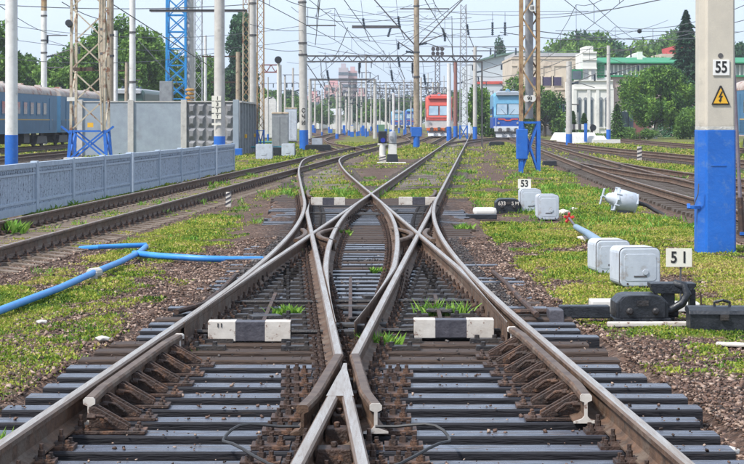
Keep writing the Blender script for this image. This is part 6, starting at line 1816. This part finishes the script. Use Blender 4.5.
# ---------------------------------------------------------------- trees
def crown_np(lobes, n, size, seed=0, shell=.55, zf=.9):
    r_ = np.random.default_rng(seed)
    vol = np.array([l[3] * l[4] * l[5] for l in lobes]) ** .7; cnt = (n * vol / vol.sum()).astype(int)
    P_ = []; rn = []
    for l, c_ in zip(lobes, cnt):
        d = r_.normal(0, 1, (c_, 3)); d /= np.linalg.norm(d, axis=1)[:, None]
        rad = shell + (1 - shell) * r_.uniform(0, 1, c_) ** .6
        nz_ = fbm(d[:, 0] * 2.3 + l[0] * 3 + 9, d[:, 2] * 2.3 + d[:, 1] * 2 + 5, seed, 3)
        rad = rad * (.72 + .56 * nz_)
        q = d * rad[:, None] * np.array([l[3], l[4], l[5]]) + np.array([l[0], l[1], l[2]])
        k = nz_ > .40
        P_.append(q[k]); rn.append(-.15 + 1.35 * fbm(q[k][:, 0] * .9, q[k][:, 2] * .9 + q[k][:, 1], seed + 3, 3) + r_.normal(0, .14, k.sum()))
    P_ = np.concatenate(P_); rn = np.clip(np.concatenate(rn), 0, 1)
    N = len(P_)
    u = r_.normal(0, 1, (N, 3)); u /= np.linalg.norm(u, axis=1)[:, None]
    v = r_.normal(0, 1, (N, 3)); v = v - (v * u).sum(1)[:, None] * u; v /= np.linalg.norm(v, axis=1)[:, None]
    s = size * r_.uniform(.6, 1.3, N)[:, None]
    V_ = np.stack([P_ - u * s, P_ + v * s * .5, P_ + u * s, P_ - v * s * .5], 1).reshape(-1, 3)
    return V_, np.arange(N * 4).reshape(-1, 4), np.repeat(rn, 4)
LG = {
 'mid': leaf_mat('leaves_mid_green', [(0, (.012, .04, .010)), (.5, (.085, .19, .026)), (1, (.25, .40, .06))]),
 'yel': leaf_mat('leaves_yellow_green', [(0, (.03, .07, .012)), (.5, (.10, .20, .03)), (1, (.21, .34, .06))]),
 'dark': leaf_mat('leaves_dark_green', [(0, (.010, .03, .012)), (.5, (.075, .165, .032)), (1, (.20, .34, .06))]),
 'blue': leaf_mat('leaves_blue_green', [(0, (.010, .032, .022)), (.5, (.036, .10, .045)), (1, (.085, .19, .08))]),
}
def tree(kind, x, y, H, label, leaf='mid', n=9000, size=.22, seed=1, wx_=1.0, trunkm=None, grp=None, name='leafy_tree', trunk_h=.3, parts2=None, zb=-.15):
    r_ = random.Random(seed)
    t = thing(name, label, 'tree', (x, y, zb), 0, grp)
    lobes = []; W = H * .36 * wx_
    if kind == 'broad':
        for k in range(26):
            a = r_.uniform(0, 6.28); u_ = r_.uniform(0, 1); z = H * (.30 + .56 * u_); rr_ = r_.uniform(.3, .85) * W * math.sin(math.pi * (.22 + .68 * u_)); s = W * r_.uniform(.22, .42)
            lobes.append((math.cos(a) * rr_, math.sin(a) * rr_, z, s, s, s * r_.uniform(.6, .85)))
        lobes.append((0, 0, H * .58, W * .6, W * .6, H * .26)); lobes.append((0, 0, H * .86, W * .3, W * .3, H * .12))
    elif kind == 'poplar':
        for k in range(10):
            z = H * (.14 + .78 * k / 9); s = W * (.5 + .5 * math.sin(math.pi * min(1, .25 + k / 11))) * .9
            lobes.append((r_.uniform(-.2, .2) * s, r_.uniform(-.2, .2) * s, z, s * r_.uniform(.8, 1.1), s, H * .10))
    elif kind == 'bush':
        for k in range(9):
            lobes.append((r_.uniform(-1, 1) * W, r_.uniform(-.6, .6) * W, H * r_.uniform(.25, .68), W * r_.uniform(.35, .6), W * .5, H * r_.uniform(.22, .34)))
    if kind == 'spruce':
        r2_ = np.random.default_rng(seed); N0 = n
        z = H * (.06 + .94 * r2_.uniform(0, 1, N0) ** 1.35)
        tier = (z / H * 17) % 1
        R_ = W * (1 - z / H) ** .85 * (.45 + .6 * (1 - tier)) * (.75 + .5 * vnoise(z / H * 17, z * 0 + seed, 4)) + .08
        a = r2_.uniform(0, 6.28, N0); br = np.abs(np.sin(a * 3.5 + np.floor(z / H * 17) * 1.3)) ** .6
        rad = R_ * r2_.uniform(.15, 1, N0) ** .6 * (.55 + .45 * br)
        P_ = np.stack([np.cos(a) * rad, np.sin(a) * rad, z - rad * .28], 1)
        out = np.stack([np.cos(a), np.sin(a), -.35 + 0 * a], 1); sd_ = np.stack([-np.sin(a), np.cos(a), r2_.normal(0, .5, N0)], 1)
        s = size * r2_.uniform(.6, 1.3, N0)[:, None]
        V_ = np.stack([P_ - out * s, P_ + sd_ * s * .35, P_ + out * s, P_ - sd_ * s * .35], 1).reshape(-1, 3); F_ = np.arange(N0 * 4).reshape(-1, 4)
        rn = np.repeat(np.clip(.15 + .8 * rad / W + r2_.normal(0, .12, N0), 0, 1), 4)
    else:
        V_, F_, rn = crown_np(lobes, n, size, seed, shell=.35)
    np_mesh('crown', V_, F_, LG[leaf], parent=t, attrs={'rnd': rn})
    mb = MB(); top = H * (.93 if kind in ('spruce', 'poplar') else .55); r0 = H * .022 + .04
    mb.tube([(0, 0, 0), (.02 * H * .3, 0, top * .4), (0, .02 * H, top)], [r0, r0 * .75, r0 * .25], 8)
    if kind in ('broad', 'bush'):
        for l in lobes[:8]: mb.tube([(0, 0, H * .22), (l[0] * .5, l[1] * .5, l[2] * .72), (l[0], l[1], l[2])], [r0 * .55, r0 * .35, r0 * .1], 5)
    mb.build('trunk', trunkm or M_BARK, t, smooth=True)
    return t
# the tree in front of the white building, on a forked whitewashed trunk
TY = 212.0
tt = tree('broad', wx(655, TY), TY, wz(64, TY) + .1, 'wide round leafy tree with whitewashed trunks in front of the white building', 'mid', 36000, .17, 5, wx_=1.75)
MB().tube([(.0, -.2, 0), (.15, -.1, 1.6), (.8, -.2, 2.8)], [.26, .2, .14], 8).tube([(-1.0, 0, 0), (-1.1, 0, 1.4), (-1.9, .1, 2.8)], [.2, .16, .1], 8).build('whitewashed_trunk', M_WHITE, tt, smooth=True)
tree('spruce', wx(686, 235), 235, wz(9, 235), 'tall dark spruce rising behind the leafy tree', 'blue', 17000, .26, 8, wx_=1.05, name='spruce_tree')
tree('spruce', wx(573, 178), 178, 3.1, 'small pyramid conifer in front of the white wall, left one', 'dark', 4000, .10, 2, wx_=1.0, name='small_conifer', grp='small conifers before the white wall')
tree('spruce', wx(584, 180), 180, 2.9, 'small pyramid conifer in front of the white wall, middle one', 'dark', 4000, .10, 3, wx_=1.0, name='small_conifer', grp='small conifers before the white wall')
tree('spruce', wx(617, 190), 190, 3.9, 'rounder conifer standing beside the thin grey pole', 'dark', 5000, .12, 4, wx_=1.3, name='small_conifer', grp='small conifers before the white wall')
tree('bush', wx(500, 238), 238, wz(72, 238), 'large dense green bush climbing behind the blue locomotive', 'mid', 22000, .2, 21, wx_=1.1, name='large_bush')
tree('bush', wx(545, 246), 246, wz(80, 246), 'smaller green bush right of the ochre mast against the tan shed', 'dark', 9000, .2, 22, wx_=.7, name='large_bush')
tree('bush', wx(690, 205), 205, 4.6, 'shrub under the spruce beside the number 55 pole', 'yel', 8000, .14, 23, wx_=1.2, name='large_bush')
tree('bush', wx(640, 196), 196, 1.6, 'low flowering shrubs at the foot of the leafy tree', 'yel', 5000, .09, 24, wx_=2.8, name='low_bush')
tree('bush', wx(600, 185), 185, 1.0, 'low yellowish shrubs along the whitewashed ramp', 'yel', 3000, .08, 25, wx_=3.6, name='low_bush')
# poplars and the left wood
tree('poplar', wx(240, 260), 260, wz(13, 260), 'tall narrow poplar between the plate pole and the ringed grey pole', 'blue', 26000, .26, 31, wx_=.50, name='poplar_tree')
tree('poplar', wx(500, 420), 420, wz(37, 420), 'small distant poplar above the arched shed roof', 'blue', 9000, .34, 32, wx_=.36, name='poplar_tree')
Lt = [(-14, 185, 5, 'yel'), (27, 230, 47, 'yel'), (52, 215, 52, 'yel'), (72, 240, 36, 'mid'), (86, 200, 30, 'yel'), (100, 225, 12, 'mid'), (122, 215, 6, 'mid'), (142, 200, 18, 'yel'), (155, 225, 24, 'mid'), (172, 235, 40, 'mid'), (192, 240, 45, 'mid'),
      (207, 255, 50, 'dark'), (222, 270, 60, 'dark'), (250, 300, 75, 'dark'), (262, 330, 84, 'mid')]
for k, (px_, Y_, top, lf) in enumerate(Lt):
    tree('broad', wx(px_, Y_), Y_, wz(top, Y_) * .97, ['leafy tree at the far left edge behind the first pole', 'bright green tree behind the carriage roof, leftmost but one', 'bright green tree behind the carriage roof beside the banded pole', 'tree left of the cream lattice tower',
         'tree seen through the cream lattice tower', 'tall dark tree behind the thick twin pole', 'tall tree behind the short thin white pole', 'dark tree right of the jointed white pole', 'tree between the white pole and the blue tower',
         'dark tree behind the blue lattice tower', 'tree behind the slim grey lattice mast', 'dark tree behind the stacked plate pole', 'dark tree at the left foot of the poplar', 'dark tree at the right foot of the poplar', 'small far tree right of the ringed grey pole'][k],
         lf, 15000 if top < 40 else 9000, .24, 50 + k, wx_=1.0 if top > 30 else .8, grp='trees behind the wall on the left')
# wood on the rise behind the buildings: copies of three trees
pr = [tree('broad', 0, 400, 13, 'x', lf, 8000, .36, 80 + k, wx_=1.25) for k, lf in enumerate(('dark', 'mid', 'blue', 'yel'))]
for q in pr: remember(q)
used = set(); kx = 0; ct = {}
for row, (Y_, ztop, p0_, p1_, st) in enumerate(((340, 44, 520, 760, 15), (400, 36, 530, 760, 17), (470, 37, 490, 760, 22))):
    px_ = p0_
    while px_ < p1_:
        q = pr[(kx * 7 + row) % 4 if row else (kx % 4)]
        top = ztop + 9 * math.sin(px_ * .06 + row) + random.uniform(-5, 5)
        if px_ < 560: top += 14
        H_ = wz(top, Y_); sc_ = H_ / 13 / 1.0
        loc_ = (wx(px_ + random.uniform(-4, 4), Y_), Y_ + random.uniform(-12, 12), -.2)
        rw = ('nearest', 'middle', 'farthest')[row]
        ct[row] = ct.get(row, 0) + 1
        lb = '%s tree from the left in the %s row of the wood behind the buildings' % (ORD[ct[row] - 1], rw)
        if q.name not in used: used.add(q.name); o = q; o.location = loc_; o.scale = (sc_ * .8, sc_ * .8, sc_); o.rotation_euler = (0, 0, random.uniform(0, 6))
        else: o = copy_thing(q, loc_, random.uniform(0, 6), (sc_ * .8, sc_ * .8, sc_))
        o['label'] = lb; o['group'] = 'wood behind the buildings'
        px_ += st; kx += 1
for k, (px_, Y_, H_) in enumerate([(268, 420, 8), (300, 480, 9), (312, 520, 8), (322, 470, 7), (346, 560, 10), (352, 500, 9), (366, 540, 9), (382, 600, 10), (398, 620, 11), (420, 560, 9), (444, 520, 10), (460, 480, 10), (472, 420, 9), (276, 380, 9), (288, 430, 10), (330, 600, 11), (372, 440, 8), (390, 500, 9), (408, 520, 10), (430, 470, 9), (450, 430, 10), (466, 400, 10), (296, 400, 8), (358, 620, 11)]):
    o = copy_thing(pr[k % 3], (wx(px_, Y_), Y_, -.3), k * 1.3, (H_ / 13, H_ / 13, H_ / 13))
    o['label'] = 'small far tree at the end of the yard, %s from the left' % ORD[k]; o['group'] = 'far trees at the end of the yard'
# blue and white bits at the end of the yard
for k, (px_, Y_) in enumerate(sorted([(313, 300), (331, 330), (344, 280), (352, 300), (358, 260), (363, 255), (367, 250), (377, 300), (391, 310), (352, 240), (405, 290)])):
    t = thing('dwarf_signal', 'tiny far dwarf signal at the end of the yard, %s from the left' % ORD[k], 'signal', (wx(px_, Y_), Y_, -.1), 0, 'far dwarf signals')
    MB().box(0, 0, 0, .5, .5, .7).build('foot', M_BLUE, t, bevel=.03); MB().box(0, 0, .7, .4, .4, .8).build('head', M_WHITE if k % 2 else M_BLUE, t, bevel=.03)
w_ = MB(); 
t = thing('far_fence', 'long low whitish wall at the end of the yard below the towers', 'wall', (wx(335, 560), 560, -.3))
for k in range(16): MB().box(-13 + k * 2.1, 0, 0, 2.0, .3, 2.6).build('panel', M_WALLW, t)
tag(MB().box(0, 0, 0, 2.6, 1.5, 1.5).build('green_hut', gm, None, (wx(382, 420), 420, -.2), bevel=.05), 'small green hut far down the yard', 'hut').data.materials[0] = mat('hut_green', (.10, .22, .12), (.08, .18, .1), rough=.7)

# ---------------------------------------------------------------- air
hz = MB().box(0, 1400, -6, 10500, 12500, 66).build('haze', None or M_GALV, None)
hm = bpy.data.materials.new('haze'); hm.use_nodes = True; hn = hm.node_tree; hn.nodes.clear()
ho = hn.nodes.new('ShaderNodeOutputMaterial'); pv = hn.nodes.new('ShaderNodeVolumePrincipled')
pv.inputs['Color'].default_value = (.86, .92, 1, 1); pv.inputs['Density'].default_value = .00028; pv.inputs['Anisotropy'].default_value = .2
hn.links.new(pv.outputs[0], ho.inputs['Volume'])
hz.data.materials.clear(); hz.data.materials.append(hm)
stuff(hz)
